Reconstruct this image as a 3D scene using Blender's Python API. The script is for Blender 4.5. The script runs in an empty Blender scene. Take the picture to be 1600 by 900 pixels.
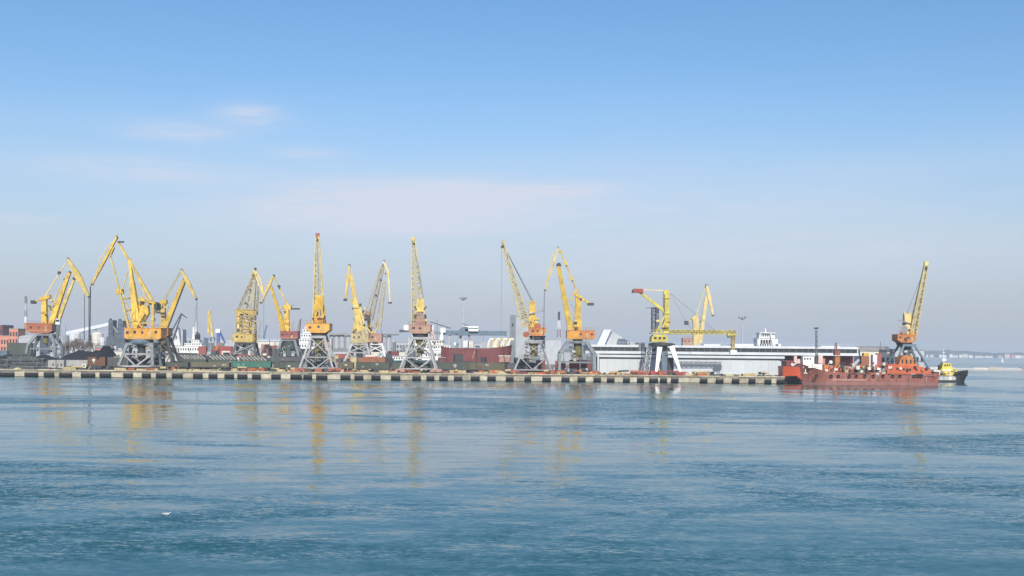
import bpy, math, random
from mathutils import Vector as V, Matrix

random.seed(7)
scene = bpy.context.scene
COL = scene.collection

# ------------------------------------------------------------------ camera
CAM_H = 10.6           # eye height above the water (m)
ROLL = 0.0095          # the horizon drops slightly to the right
FPX = 1800.0           # focal length in pixels of a 1600 px wide picture
HZ = 548.0             # horizon row at the middle column
cam_d = bpy.data.cameras.new('camera')
cam = bpy.data.objects.new('camera', cam_d)
COL.objects.link(cam)
cr, sr = math.cos(ROLL), math.sin(ROLL)
cam.matrix_world = Matrix(((cr, -sr, 0, 0), (0, 0, -1, 0), (sr, cr, 0, CAM_H), (0, 0, 0, 1)))
cam_d.sensor_width = 36.0
cam_d.lens = 36.0 * FPX / 1600.0
cam_d.shift_y = (HZ - 450.0) / 1600.0
cam_d.clip_start = 0.5
cam_d.clip_end = 30000.0
scene.camera = cam

# ------------------------------------------------------------------ light
SUN_EL, SUN_AZ = math.radians(32), math.radians(5)     # azimuth: to the right of straight behind the camera
sun_dir = V((math.sin(SUN_AZ) * math.cos(SUN_EL), -math.cos(SUN_AZ) * math.cos(SUN_EL), math.sin(SUN_EL)))
sun_d = bpy.data.lights.new('sun', 'SUN')
sun_d.energy = 3.5
sun_d.angle = math.radians(0.53)
sun_d.color = (1.0, 0.95, 0.87)
sun = bpy.data.objects.new('sun', sun_d)
COL.objects.link(sun)
sun.location = (60, -60, 120)
sun.rotation_euler = sun_dir.to_track_quat('Z', 'Y').to_euler()

world = bpy.data.worlds.new('World')
scene.world = world
world.use_nodes = True
WN, WL = world.node_tree.nodes, world.node_tree.links
WN.clear()
w_out = WN.new('ShaderNodeOutputWorld')
w_bg = WN.new('ShaderNodeBackground')
w_bg.inputs['Strength'].default_value = 0.098
sky = WN.new('ShaderNodeTexSky')
sky.sky_type = 'NISHITA'
sky.sun_disc = False
sky.sun_elevation = SUN_EL
sky.sun_rotation = math.atan2(sun_dir.x, sun_dir.y)
sky.altitude = 0
sky.air_density = 1.0
sky.dust_density = 1.0
sky.ozone_density = 3.2


def wmath(op, a, b=None, c=None):
    n = WN.new('ShaderNodeMath')
    n.operation = op
    for i, x in enumerate((a, b, c)):
        if x is None:
            continue
        if isinstance(x, (int, float)):
            n.inputs[i].default_value = x
        else:
            WL.new(x, n.inputs[i])
    return n.outputs[0]


w_tc = WN.new('ShaderNodeTexCoord')
w_sep = WN.new('ShaderNodeSeparateXYZ')
WL.new(w_tc.outputs['Generated'], w_sep.inputs[0])
w_hor = wmath('SQRT', wmath('ADD', wmath('MULTIPLY', w_sep.outputs[0], w_sep.outputs[0]), wmath('MULTIPLY', w_sep.outputs[1], w_sep.outputs[1])))
w_az = wmath('ARCTAN2', w_sep.outputs[0], w_sep.outputs[1])      # radians to the right of +Y
w_el = wmath('ARCTAN2', w_sep.outputs[2], w_hor)                 # elevation
w_cmb = WN.new('ShaderNodeCombineXYZ')
WL.new(wmath('MULTIPLY', w_az, 11.0), w_cmb.inputs[0])
WL.new(wmath('MULTIPLY', wmath('SUBTRACT', w_el, wmath('MULTIPLY', w_az, .06)), 95.0), w_cmb.inputs[1])
w_cmb.inputs[2].default_value = 3.7
w_n = WN.new('ShaderNodeTexNoise')
w_n.inputs['Scale'].default_value = 1.0
w_n.inputs['Detail'].default_value = 7.0
w_n.inputs['Roughness'].default_value = 0.68
w_n.inputs['Distortion'].default_value = 0.8
WL.new(w_cmb.outputs[0], w_n.inputs['Vector'])
w_cmb2 = WN.new('ShaderNodeCombineXYZ')
WL.new(wmath('MULTIPLY', w_az, 2.2), w_cmb2.inputs[0])
WL.new(wmath('MULTIPLY', w_el, 14.0), w_cmb2.inputs[1])
w_cmb2.inputs[2].default_value = 1.3
w_n2 = WN.new('ShaderNodeTexNoise')
w_n2.inputs['Scale'].default_value = 1.0
w_n2.inputs['Detail'].default_value = 4.0
WL.new(w_cmb2.outputs[0], w_n2.inputs['Vector'])


def wisp(az, el, sa, se, amount):
    """one streak of thin cirrus: a soft ellipse on the sky, broken up by the noise"""
    a = wmath('DIVIDE', wmath('SUBTRACT', w_az, az), sa)
    e = wmath('DIVIDE', wmath('SUBTRACT', w_el, el), se)
    d = wmath('ADD', wmath('MULTIPLY', a, a), wmath('MULTIPLY', e, e))
    g = wmath('EXPONENT', wmath('MULTIPLY', d, -1.0))
    return wmath('MULTIPLY', g, amount)


def azel(px, py):
    return math.atan((px - 800) / FPX), math.atan((HZ + (px - 800) * ROLL - py) / FPX)


blobs = None
for (px, py, sa, se, am) in ((275, 219, 75, 15, 1.1), (388, 190, 50, 17, 1.0), (215, 278, 120, 20, .7), (480, 243, 60, 10, .5),
                             (660, 312, 200, 27, 1.5), (850, 298, 110, 13, 1.2), (560, 345, 190, 20, .8), (40, 358, 60, 5, .4),
                             (1150, 320, 240, 26, .3), (1000, 250, 220, 25, .15), (930, 395, 430, 75, .5)):
    a, e = azel(px, py)
    w = wisp(a, e, sa / FPX, se / FPX, am)
    blobs = w if blobs is None else wmath('ADD', blobs, w)
w_tex = wmath('MULTIPLY_ADD', w_n.outputs['Fac'], 1.9, -0.42)
w_tex = wmath('MAXIMUM', w_tex, 0.0)
cloud = wmath('MULTIPLY', blobs, w_tex)
# a faint general veil of the same cirrus all round the sky, low above the horizon
veil_band = wmath('EXPONENT', wmath('MULTIPLY', wmath('POWER', wmath('DIVIDE', wmath('SUBTRACT', w_el, 0.11), 0.07), 2.0), -1.0))
veil = wmath('MULTIPLY', veil_band, wmath('MULTIPLY', wmath('MAXIMUM', wmath('SUBTRACT', w_n2.outputs['Fac'], 0.30), 0.0), 1.1))
cloud = wmath('MINIMUM', wmath('ADD', cloud, veil), 0.85)
# colour balance of the camera: slightly bluer than the raw sky
w_tint = WN.new('ShaderNodeHueSaturation')
w_tint.inputs['Saturation'].default_value = 1.17
w_tint.inputs['Value'].default_value = 1.09
WL.new(sky.outputs[0], w_tint.inputs['Color'])
# the thick hazy air low above the horizon, the same in every direction
w_low = wmath('MULTIPLY', wmath('EXPONENT', wmath('MULTIPLY', wmath('POWER', wmath('DIVIDE', w_el, 0.135), 2.0), -1.0)), 0.86)
w_hz = WN.new('ShaderNodeMix')
w_hz.data_type = 'RGBA'
WL.new(w_low, w_hz.inputs[0])
WL.new(w_tint.outputs[0], w_hz.inputs[6])
w_hz.inputs[7].default_value = (3.55, 3.8, 4.6, 1)
w_mix = WN.new('ShaderNodeMix')
w_mix.data_type = 'RGBA'
WL.new(cloud, w_mix.inputs[0])
WL.new(w_hz.outputs[2], w_mix.inputs[6])
w_mix.inputs[7].default_value = (5.45, 5.7, 6.6, 1)
WL.new(w_mix.outputs[2], w_bg.inputs['Color'])
WL.new(w_bg.outputs[0], w_out.inputs['Surface'])

vs = scene.view_settings
vs.view_transform = 'Standard'
vs.look = 'None'
vs.gamma = 1.0
vs.use_curve_mapping = False
vs.exposure = 0.4
scene.cycles.volume_bounces = 1
scene.cycles.max_bounces = 8


# ------------------------------------------------------------------ helpers
def pt(px, py, Y):
    """the point that stands Y metres in front of the quay's viewer in direction of a place in the picture"""
    u, w = (px - 800) / FPX, (HZ - py) / FPX
    return V((Y * (u * cr - w * sr), Y, CAM_H + Y * (u * sr + w * cr)))


def gx(px, Y):
    return Y * (px - 800) / FPX


def tag(o, label=None, cat=None, group=None, kind=None):
    if label: o['label'] = label
    if cat: o['category'] = cat
    if group: o['group'] = group
    if kind: o['kind'] = kind
    return o


def thing(name, label, cat, loc, group=None):
    o = bpy.data.objects.new(name, None)
    o.empty_display_size = 1
    o.location = loc
    COL.objects.link(o)
    return tag(o, label, cat, group)


def origin(o):
    v = V((0, 0, 0))
    while o is not None:
        v = v + V(o.location)
        o = o.parent
    return v


YAX = V((0, 1, 0))


class MB:
    def __init__(s):
        s.v, s.f = [], []

    def add(s, vs_, fs):
        n = len(s.v)
        s.v += [V(a) for a in vs_]
        s.f += [tuple(i + n for i in f) for f in fs]
        return s

    def box(s, c, d, rz=0.0):
        x, y, z = d[0] / 2, d[1] / 2, d[2] / 2
        R = Matrix.Rotation(rz, 3, 'Z')
        vv = [V(c) + R @ V((a, b, e)) for e in (-z, z) for b in (-y, y) for a in (-x, x)]
        return s.add(vv, [(0, 2, 3, 1), (4, 5, 7, 6), (0, 1, 5, 4), (2, 6, 7, 3), (0, 4, 6, 2), (1, 3, 7, 5)])

    def span(s, a, b):
        return s.box([(a[i] + b[i]) / 2 for i in range(3)], [abs(b[i] - a[i]) for i in range(3)])

    def beam(s, p, q, w, d=None, w2=None, d2=None, ref=YAX):
        """tapered box beam from p to q: w across, d along the ref direction"""
        p, q = V(p), V(q)
        d = w if d is None else d
        w2 = w if w2 is None else w2
        d2 = d if d2 is None else d2
        ax = (q - p).normalized()
        r = ref if abs(ax.dot(ref)) < 0.95 else V((1, 0, 0))
        side = ax.cross(r).normalized()
        dep = side.cross(ax).normalized()
        vv = []
        for (c, ww, dd) in ((p, w, d), (q, w2, d2)):
            for a, b in ((-1, -1), (1, -1), (1, 1), (-1, 1)):
                vv.append(c + side * (a * ww / 2) + dep * (b * dd / 2))
        return s.add(vv, [(3, 2, 1, 0), (4, 5, 6, 7), (0, 1, 5, 4), (1, 2, 6, 5), (2, 3, 7, 6), (3, 0, 4, 7)])

    def tube(s, p, q, r, r2=None, n=8, caps=True):
        p, q = V(p), V(q)
        r2 = r if r2 is None else r2
        ax = (q - p).normalized()
        ref = V((0, 0, 1)) if abs(ax.z) < 0.9 else V((1, 0, 0))
        a = ax.cross(ref).normalized()
        b = ax.cross(a)
        vv = []
        for (c, rr) in ((p, r), (q, r2)):
            for i in range(n):
                t = 2 * math.pi * i / n
                vv.append(c + a * (rr * math.cos(t)) + b * (rr * math.sin(t)))
        ff = [(i, (i + 1) % n, n + (i + 1) % n, n + i) for i in range(n)]
        if caps:
            ff += [tuple(range(n - 1, -1, -1)), tuple(range(n, 2 * n))]
        return s.add(vv, ff)

    def lathe(s, c, prof, n=20):
        """prof: list of (radius, z) from the bottom up"""
        vv, ff = [], []
        for (r, z) in prof:
            for i in range(n):
                t = 2 * math.pi * i / n
                vv.append(V(c) + V((max(r, .001) * math.cos(t), max(r, .001) * math.sin(t), z)))
        for k in range(len(prof) - 1):
            for i in range(n):
                ff.append((k * n + i, k * n + (i + 1) % n, (k + 1) * n + (i + 1) % n, (k + 1) * n + i))
        ff.append(tuple(range(n - 1, -1, -1)))
        ff.append(tuple((len(prof) - 1) * n + i for i in range(n)))
        return s.add(vv, ff)

    def prism(s, pts, vec):
        """closed outline (3-D points) pushed along vec"""
        n = len(pts)
        vv = [V(p) for p in pts] + [V(p) + V(vec) for p in pts]
        ff = [tuple(range(n)), tuple(range(2 * n - 1, n - 1, -1))]
        ff += [(i, n + i, n + (i + 1) % n, (i + 1) % n) for i in range(n)]
        return s.add(vv, ff)

    def build(s, name, mat, parent=None, loc=None, smooth=False):
        o0 = origin(parent) if parent is not None else V(loc or (0, 0, 0))
        me = bpy.data.meshes.new(name)
        me.from_pydata([tuple(a - o0) for a in s.v], [], s.f)
        me.update()
        import bmesh
        bm = bmesh.new()
        bm.from_mesh(me)
        bmesh.ops.recalc_face_normals(bm, faces=bm.faces)
        bm.to_mesh(me)
        bm.free()
        if smooth:
            for p in me.polygons:
                p.use_smooth = True
        me.materials.append(MAT[mat])
        o = bpy.data.objects.new(name, me)
        COL.objects.link(o)
        if parent is not None:
            o.parent = parent
        else:
            o.location = o0
        return o


def B(name, mat, parent, *calls, **kw):
    """one mesh part from a list of (method, args...)"""
    m = MB()
    for c in calls:
        getattr(m, c[0])(*c[1:])
    return m.build(name, mat, parent, **kw)


# ------------------------------------------------------------------ materials
MAT = {}


def nd(nt, t, **kw):
    n = nt.nodes.new(t)
    for k, v in kw.items():
        setattr(n, k, v)
    return n


def paint(name, rgb, rough=.55, var=.22, rust=0.0, rcol=(.11, .052, .03), scale=.35, metal=0.0, streak=True, spec=.35):
    """weathered paint: patchy tone, vertical streaks and rust that has its own shape"""
    m = bpy.data.materials.new(name)
    m.use_nodes = True
    nt = m.node_tree
    bs = nt.nodes['Principled BSDF']
    L = nt.links
    geo = nd(nt, 'ShaderNodeNewGeometry')
    oi = nd(nt, 'ShaderNodeObjectInfo')
    n1 = nd(nt, 'ShaderNodeTexNoise')
    n1.inputs['Scale'].default_value = scale
    n1.inputs['Detail'].default_value = 6
    n1.inputs['Roughness'].default_value = .65
    L.new(geo.outputs['Position'], n1.inputs['Vector'])
    mr = nd(nt, 'ShaderNodeMapRange')
    mr.inputs[1].default_value, mr.inputs[2].default_value = .3, .7
    mr.inputs[3].default_value, mr.inputs[4].default_value = 1 - var, 1 + var
    L.new(n1.outputs['Fac'], mr.inputs[0])
    mro = nd(nt, 'ShaderNodeMapRange')
    mro.inputs[3].default_value, mro.inputs[4].default_value = 1 - var * .4, 1 + var * .4
    L.new(oi.outputs['Random'], mro.inputs[0])
    mm = nd(nt, 'ShaderNodeMath', operation='MULTIPLY')
    L.new(mr.outputs[0], mm.inputs[0])
    L.new(mro.outputs[0], mm.inputs[1])
    vm = nd(nt, 'ShaderNodeVectorMath', operation='SCALE')
    vm.inputs[0].default_value = rgb
    L.new(mm.outputs[0], vm.inputs['Scale'])
    col = vm.outputs[0]
    if rust > 0:
        mp = nd(nt, 'ShaderNodeMapping')
        mp.inputs['Scale'].default_value = (1.3, 1.3, .35 if streak else 1.3)
        L.new(geo.outputs['Position'], mp.inputs[0])
        n2 = nd(nt, 'ShaderNodeTexNoise')
        n2.inputs['Scale'].default_value = 1.1
        n2.inputs['Detail'].default_value = 8
        n2.inputs['Roughness'].default_value = .7
        L.new(mp.outputs[0], n2.inputs['Vector'])
        r2 = nd(nt, 'ShaderNodeMapRange')
        r2.inputs[1].default_value = .72 - .34 * rust
        r2.inputs[2].default_value = .80 - .26 * rust
        L.new(n2.outputs['Fac'], r2.inputs[0])
        mx = nd(nt, 'ShaderNodeMix', data_type='RGBA')
        L.new(r2.outputs[0], mx.inputs[0])
        L.new(col, mx.inputs[6])
        mx.inputs[7].default_value = (*rcol, 1)
        col = mx.outputs[2]
    L.new(col, bs.inputs['Base Color'])
    bs.inputs['Roughness'].default_value = rough
    bs.inputs['Metallic'].default_value = metal
    bs.inputs['Specular IOR Level'].default_value = spec
    MAT[name] = m
    return m


paint('yellow', (.58, .39, .06), rust=.55, var=.36, rcol=(.25, .15, .06))
paint('yellow_deep', (.60, .37, .05), rust=.45, var=.3, rcol=(.3, .16, .05))
paint('yellow_pale', (.57, .43, .12), rust=.52, var=.3, rcol=(.27, .18, .09))
paint('yellow_dirty', (.50, .37, .11), rust=.55, rcol=(.16, .10, .06))
paint('yellow_lemon', (.54, .45, .085), rust=.5, var=.3, rcol=(.25, .18, .06))
paint('yellow_cream', (.62, .48, .20), rust=.25)
paint('lattice_cream', (.58, .465, .20), rust=.3)
paint('lattice_drab', (.44, .36, .19), rust=.5, rcol=(.2, .13, .08))
paint('orange', (.50, .175, .045), rust=.55, var=.32, rcol=(.22, .09, .045))
paint('orange_amber', (.57, .28, .045), rust=.5, var=.32, rcol=(.28, .12, .04))
paint('orange_red', (.50, .105, .035), rust=.3)
paint('house_red', (.30, .085, .07), rust=.4)
paint('house_pink', (.36, .20, .15), rust=.3)
paint('brick_orange', (.34, .11, .05), rust=.3)
paint('steel_grey', (.165, .19, .20), rust=.35)
paint('steel_light', (.33, .33, .33), rust=.4)
paint('steel_lilac', (.25, .25, .265), rust=.42)
paint('steel_dark', (.05, .053, .056), rust=.25)
paint('steel_green', (.07, .09, .085), rust=.2)
paint('steel_blue', (.12, .17, .22), rust=.15)
paint('olive', (.16, .14, .05), rust=.4)
paint('white', (.78, .78, .76), rough=.4, var=.08, rust=.05, rcol=(.45, .36, .28))
paint('white_grey', (.60, .62, .64), rough=.5, var=.08)
paint('off_white', (.60, .57, .50), rough=.6, var=.15, rust=.15, rcol=(.4, .3, .2))
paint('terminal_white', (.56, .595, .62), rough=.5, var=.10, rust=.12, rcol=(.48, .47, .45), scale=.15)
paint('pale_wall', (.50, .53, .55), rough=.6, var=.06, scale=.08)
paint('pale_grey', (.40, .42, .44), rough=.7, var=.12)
paint('silo_grey', (.38, .40, .42), rough=.7, var=.15, scale=.1)
paint('concrete', (.36, .32, .24), rough=.9, var=.35, rust=.5, rcol=(.22, .19, .13), scale=.5)
paint('concrete_light', (.44, .40, .31), rough=.9, var=.3, rust=.45, rcol=(.28, .23, .16), scale=.6)
paint('concrete_grey', (.33, .33, .31), rough=.9, var=.2, rust=.2, rcol=(.2, .19, .17))
paint('ground', (.15, .135, .115), rough=.95, var=.35, rust=.3, rcol=(.09, .075, .06), scale=.12, streak=False)
paint('concrete_dirty', (.24, .205, .15), rough=.95, var=.4, rust=.5, rcol=(.10, .09, .06), scale=.7)
paint('asphalt', (.10, .098, .095), rough=.95, var=.3, scale=.1)
paint('rubber', (.018, .018, .019), rough=.8, var=.3)
paint('black', (.022, .022, .024), rough=.6, var=.3)
paint('coal', (.022, .023, .027), rough=.85, var=.4, scale=.9)
paint('weed', (.035, .04, .03), rough=.8, var=.4, scale=1.0)
paint('wagon_green', (.072, .085, .07), rust=.4, rcol=(.10, .075, .05), rough=.75)
paint('wagon_olive', (.12, .115, .075), rust=.45, rcol=(.11, .08, .05), rough=.75)
paint('wagon_teal', (.045, .15, .11), rust=.35, rough=.7)
paint('wagon_rust', (.15, .075, .045), rust=.4, rcol=(.07, .045, .035), rough=.8)
paint('wagon_grey', (.095, .10, .105), rust=.35, rough=.75)
paint('hull_red', (.26, .092, .07), rough=.55, var=.3, rust=.55, rcol=(.34, .17, .13), scale=.25)
paint('hull_boot', (.27, .125, .11), rough=.6, var=.2, rust=.2, rcol=(.33, .18, .13))
paint('hull_orange', (.50, .085, .03), rough=.5, var=.15, rust=.2)
paint('hull_maroon', (.16, .05, .05), rough=.6, var=.2, rust=.3, rcol=(.25, .1, .08))
paint('hull_dark', (.022, .024, .028), rough=.5, var=.2, rust=.15)
paint('hull_teal', (.03, .075, .085), rough=.5, var=.2, rust=.2)
paint('red', (.30, .06, .05), rust=.35)
paint('salmon', (.58, .25, .17), rough=.8, var=.12)
paint('pink_white', (.62, .45, .40), rough=.8, var=.12)
paint('blue_paint', (.07, .11, .30), rust=.15)
paint('plant_blue', (.085, .105, .13), rough=.7, var=.3)
paint('glass', (.03, .045, .055), rough=.12, var=.15, spec=.6)
paint('glass_band', (.02, .026, .032), rough=.35, var=.3, scale=.5, spec=.6)
paint('hill', (.075, .085, .06), rough=.95, var=.4, scale=.004, streak=False)
paint('bark', (.16, .12, .09), rough=.95, var=.3)
paint('shed_roof', (.32, .30, .29), rough=.8, var=.15)
paint('cable', (.05, .05, .055), rough=.6, var=.1)
paint('tug_yellow', (.66, .53, .09), rust=.15)
paint('brown_box', (.28, .11, .06), rust=.3)

# ------------------------------------------------------------------ the setting: water, land, hills, haze
DECK = 2.5      # quay level above the water


def water_material():
    m = bpy.data.materials.new('harbour_water')
    m.use_nodes = True
    nt = m.node_tree
    L = nt.links
    bs = nt.nodes['Principled BSDF']
    geo = nd(nt, 'ShaderNodeNewGeometry')

    def M(op, a, b=None, c=None):
        n = nd(nt, 'ShaderNodeMath', operation=op)
        for i, x in enumerate((a, b, c)):
            if x is None:
                continue
            if isinstance(x, (int, float)):
                n.inputs[i].default_value = x
            else:
                L.new(x, n.inputs[i])
        return n.outputs[0]

    def noise(sx, sy, off, detail=3, rough=.55, dist=0.0):
        mp = nd(nt, 'ShaderNodeMapping')
        mp.inputs['Scale'].default_value = (sx, sy, 1)
        mp.inputs['Location'].default_value = (off, off * .7, off * .3)
        mp.inputs['Rotation'].default_value = (0, 0, .12 * math.sin(off))
        L.new(geo.outputs['Position'], mp.inputs[0])
        n = nd(nt, 'ShaderNodeTexNoise')
        n.inputs['Scale'].default_value = 1
        n.inputs['Detail'].default_value = detail
        n.inputs['Roughness'].default_value = rough
        n.inputs['Distortion'].default_value = dist
        L.new(mp.outputs[0], n.inputs['Vector'])
        return n

    # wind patches: where the breeze ruffles the surface and where it lies slick
    pn = noise(.0065, .0115, WATER_SEED, 5, .55, 1.1)
    pm = nd(nt, 'ShaderNodeMapRange', interpolation_type='SMOOTHSTEP')
    pm.inputs[1].default_value, pm.inputs[2].default_value = .455, .575
    pm.inputs[3].default_value, pm.inputs[4].default_value = .0, 1.0
    patch = pm.outputs[0]
    pf = noise(.022, .034, 9.1, 5, .6, 1.6)
    L.new(M('ADD', M('MULTIPLY', pn.outputs['Fac'], .66), M('MULTIPLY', pf.outputs['Fac'], .34)), pm.inputs[0])
    pn2 = noise(.03, .06, 5.3, 3)
    patch2 = M('MULTIPLY_ADD', pn2.outputs['Fac'], .9, .55)
    swell = noise(.10, .30, 1.7, 2, .5, .3)
    wave = noise(.32, .75, 6.6, 2, .5, .5)
    chop = noise(1.3, 2.5, 8.2, 3, .6, .4)
    rip = noise(4.0, 7.5, 3.1, 3, .6, .2)
    sep = {}
    for k, n in (('s', swell), ('w', wave), ('c', chop), ('r', rip)):
        s = nd(nt, 'ShaderNodeSeparateColor')
        L.new(n.outputs['Color'], s.inputs[0])
        sep[k] = (M('SUBTRACT', s.outputs[0], .5), M('SUBTRACT', s.outputs[1], .5))
    a_s = M('MULTIPLY_ADD', patch, .10, .10)
    a_c = M('MULTIPLY', M('MULTIPLY_ADD', patch, .46, .09), patch2)
    a_r = M('MULTIPLY', M('MULTIPLY_ADD', patch, .52, .05), patch2)
    sl = []
    for i in (0, 1):
        t = M('MULTIPLY', sep['s'][i], a_s)
        t = M('ADD', t, M('MULTIPLY', sep['w'][i], M('MULTIPLY', M('MULTIPLY_ADD', patch, .16, .055), patch2)))
        t = M('ADD', t, M('MULTIPLY', sep['c'][i], a_c))
        t = M('ADD', t, M('MULTIPLY', sep['r'][i], a_r))
        sl.append(t)
    cb = nd(nt, 'ShaderNodeCombineXYZ')
    L.new(M('MULTIPLY', sl[0], .8), cb.inputs[0])
    # mean normal tilted toward the camera, painting in reflections of higher, bluer sky
    L.new(M('SUBTRACT', sl[1], M('MULTIPLY', M('MULTIPLY_ADD', patch, .068, .021), patch2)), cb.inputs[1])
    cb.inputs[2].default_value = 1.0
    nm = nd(nt, 'ShaderNodeVectorMath', operation='NORMALIZE')
    L.new(cb.outputs[0], nm.inputs[0])
    L.new(nm.outputs[0], bs.inputs['Normal'])
    cn = noise(.004, .006, 2.2, 3)
    mx = nd(nt, 'ShaderNodeMix', data_type='RGBA')
    L.new(cn.outputs['Fac'], mx.inputs[0])
    mx.inputs[6].default_value = (.008, .064, .060, 1)
    mx.inputs[7].default_value = (.012, .088, .074, 1)
    L.new(mx.outputs[2], bs.inputs['Base Color'])
    bs.inputs['Roughness'].default_value = .06
    bs.inputs['IOR'].default_value = 1.333
    MAT['harbour_water'] = m


WATER_SEED = 11.3
water_material()
WX, WY0, WY1 = 6100, -300, 8200
w = MB().add([(-WX, WY0, 0), (WX, WY0, 0), (WX, WY1, 0), (-WX, WY1, 0)], [(0, 1, 2, 3)]).build('harbour_water', 'harbour_water')
tag(w, 'blue green harbour water with slick and ruffled patches', kind='structure')


def slab(name, pts, mat, z0=-4.0, z1=DECK):
    m = MB().prism([(x, y, z0) for x, y in pts], (0, 0, z1 - z0))
    return tag(m.build(name, mat), kind='structure')


QX0, QX1 = -1500.0, gx(1226, 400)
slab('quay_ground', [(QX0, 400.7), (QX1 - .3, 400.7), (QX1 - .3, 425), (gx(1452, 425), 425), (gx(1452, 425), 468), (-55, 468), (-55, 600), (QX0, 600)], 'ground')
slab('far_mole_ground', [(-3000, 690), (150, 690), (150, 2600), (-3000, 2600)], 'ground')

# the quay wall: coping stones, concrete face blocks and rubber fenders, each its own part
quay = thing('quay_wall', 'long concrete quay wall with black rubber fenders along the water', 'quay', (0, 400, 0))
FEND = [(1, 23), (40, 60), (70, 85), (94, 113), (128, 149), (157, 174), (194, 208), (223, 236), (245, 260), (270, 286), (303, 317), (327, 340),
        (352, 366), (372, 387), (395, 408), (425, 439), (455, 472), (475, 488), (495, 512), (533, 548), (555, 568), (581, 595), (612, 626), (645, 658),
        (667, 679), (687, 700), (710, 723), (736, 750), (762, 775), (791, 803), (820, 830), (848, 861), (878, 890), (903, 915), (928, 939), (949, 960),
        (974, 984), (996, 1006), (1015, 1028), (1032, 1042), (1049, 1060), (1094, 1105), (1119, 1130), (1144, 1155), (1170, 1180), (1195, 1205), (1214, 1225)]
m = MB()
m.span((-330, 400.25, -3), (QX1, 400.68, 1.72))
m.build('wall_core', 'concrete_grey', quay)
fm = None
for i, (a, b) in enumerate(FEND):
    xa, xb = gx(a, 400), gx(b, 400)
    ln = xb - xa
    jz = random.uniform(-.07, .07)
    mm = MB()
    n = 12
    for (r0, r1, x0, x1) in ((.62, .62, xa, xb), (.30, .30, xa - .002, xb + .002)):
        mm.tube((x0, 399.55, .78 + jz), (x1, 399.55, .78 + jz), r0, r1, n)
    mm = MB().tube((xa, 399.55, .78 + jz), (xa + .12, 399.55, .78 + jz), .52, .66, n).tube((xa + .12, 399.55, .78 + jz), (xb - .12, 399.55, .78 + jz), .66, .66, n, False).tube((xb - .12, 399.55, .78 + jz), (xb, 399.55, .78 + jz), .66, .52, n)
    f = mm.build('fender', 'rubber', quay, smooth=False)
    B('chain', 'cable', f, ('tube', (xa + .3, 399.5, 1.35), (xa + .15, 400.1, 2.1), .05, None, 5), ('tube', (xb - .3, 399.5, 1.35), (xb - .15, 400.1, 2.1), .05, None, 5))
    # the face block that fills the gap to the next fender
    if i + 1 < len(FEND):
        c, d = b + .6, FEND[i + 1][0] - .6
        xc, xd = gx(c, 400), gx(d, 400)
        k = max(1, round((xd - xc) / 3.4))
        for j in range(k):
            u0, u1 = xc + (xd - xc) * j / k + .05, xc + (xd - xc) * (j + 1) / k - .05
            if u1 - u0 > .4:
                B('face_block', random.choice(['concrete_light', 'concrete_light', 'concrete']), quay, ('span', (u0, 399.9 - random.uniform(0, .12), .14), (u1, 400.25, 1.7)))
x = -330.0
while x < QX1 - .2:
    ln = min(random.uniform(6.5, 8.5), QX1 - x)
    yo = random.uniform(0, .08)
    dz = random.uniform(-.05, .05)
    B('coping', random.choice(['concrete_light', 'concrete', 'concrete_light']), quay, ('span', (x + .03, 399.72 - yo, 2.22), (x + ln - .03, 401.6, DECK + .08 + dz)))
    B('edge_beam', random.choice(['concrete_dirty', 'concrete_dirty', 'concrete']), quay, ('span', (x + .04, 400.0 - yo, 1.72), (x + ln - .04, 400.69, 2.215)))
    x += ln
B('weed_band', 'weed', quay, ('span', (-330, 400.12, -.6), (QX1 - .01, 400.247, .34)))
for i in range(34):      # mooring bollards along the edge
    px = 12 + i * 36 + random.uniform(-8, 8)
    X = gx(px, 401)
    B('bollard', random.choice(['black', 'olive', 'house_red']), quay, ('lathe', (X, 400.9, DECK + .1), [(.34, 0), (.26, .12), (.22, .42), (.38, .52), (.4, .66), (.2, .74)], 10))
for px0, px1 in ((18, 33), (297, 318), (443, 460), (606, 626), (775, 795), (1135, 1150)):       # flattened heaps of spilled grain and sand at the edge
    xa, xb = gx(px0, 402), gx(px1, 402)
    cx, hw = (xa + xb) / 2, (xb - xa) / 2
    mm = MB()
    N = 14
    ring = [(cx + hw * math.cos(t * 2 * math.pi / N) * random.uniform(.8, 1.1), 403.2 + 1.3 * math.sin(t * 2 * math.pi / N), DECK + .004) for t in range(N)]
    ring2 = [(cx + (a - cx) * .5, 403.2 + (b - 403.2) * .5, DECK + random.uniform(.3, .55)) for a, b, c in ring]
    mm.add(ring + ring2 + [(cx, 403.2, DECK + .6)], [(i, (i + 1) % N, N + (i + 1) % N, N + i) for i in range(N)] + [(N + i, N + (i + 1) % N, 2 * N) for i in range(N)])
    h = mm.build('sand_heap', 'spill', loc=(cx, 403.2, DECK)) if 'spill' in MAT else None
    if h is None:
        paint('spill', (.48, .42, .20), rough=.95, var=.2)
        h = mm.build('sand_heap', 'spill', loc=(cx, 403.2, DECK))
    near = {18: 'below the leftmost crane', 297: 'right of the amber crane', 443: 'below the red-housed crane', 606: 'left of the pinkish crane', 775: 'left of the leaning cream jib crane', 1135: 'before the terminal'}[px0]
    tag(h, 'yellowish heap of spilled sand at the quay edge ' + near, 'sand heap', 'spilled heaps on the quay edge')

# rails in the quay surface
for k, y in enumerate((403.4, 413.4, 417.0, 418.6, 427.0, 428.6)):
    tag(B('crane_rail', 'steel_dark', None, ('span', (-300, y - .06, DECK + .004), (QX1 - 2, y + .06, DECK + .1))), kind='structure')

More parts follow.
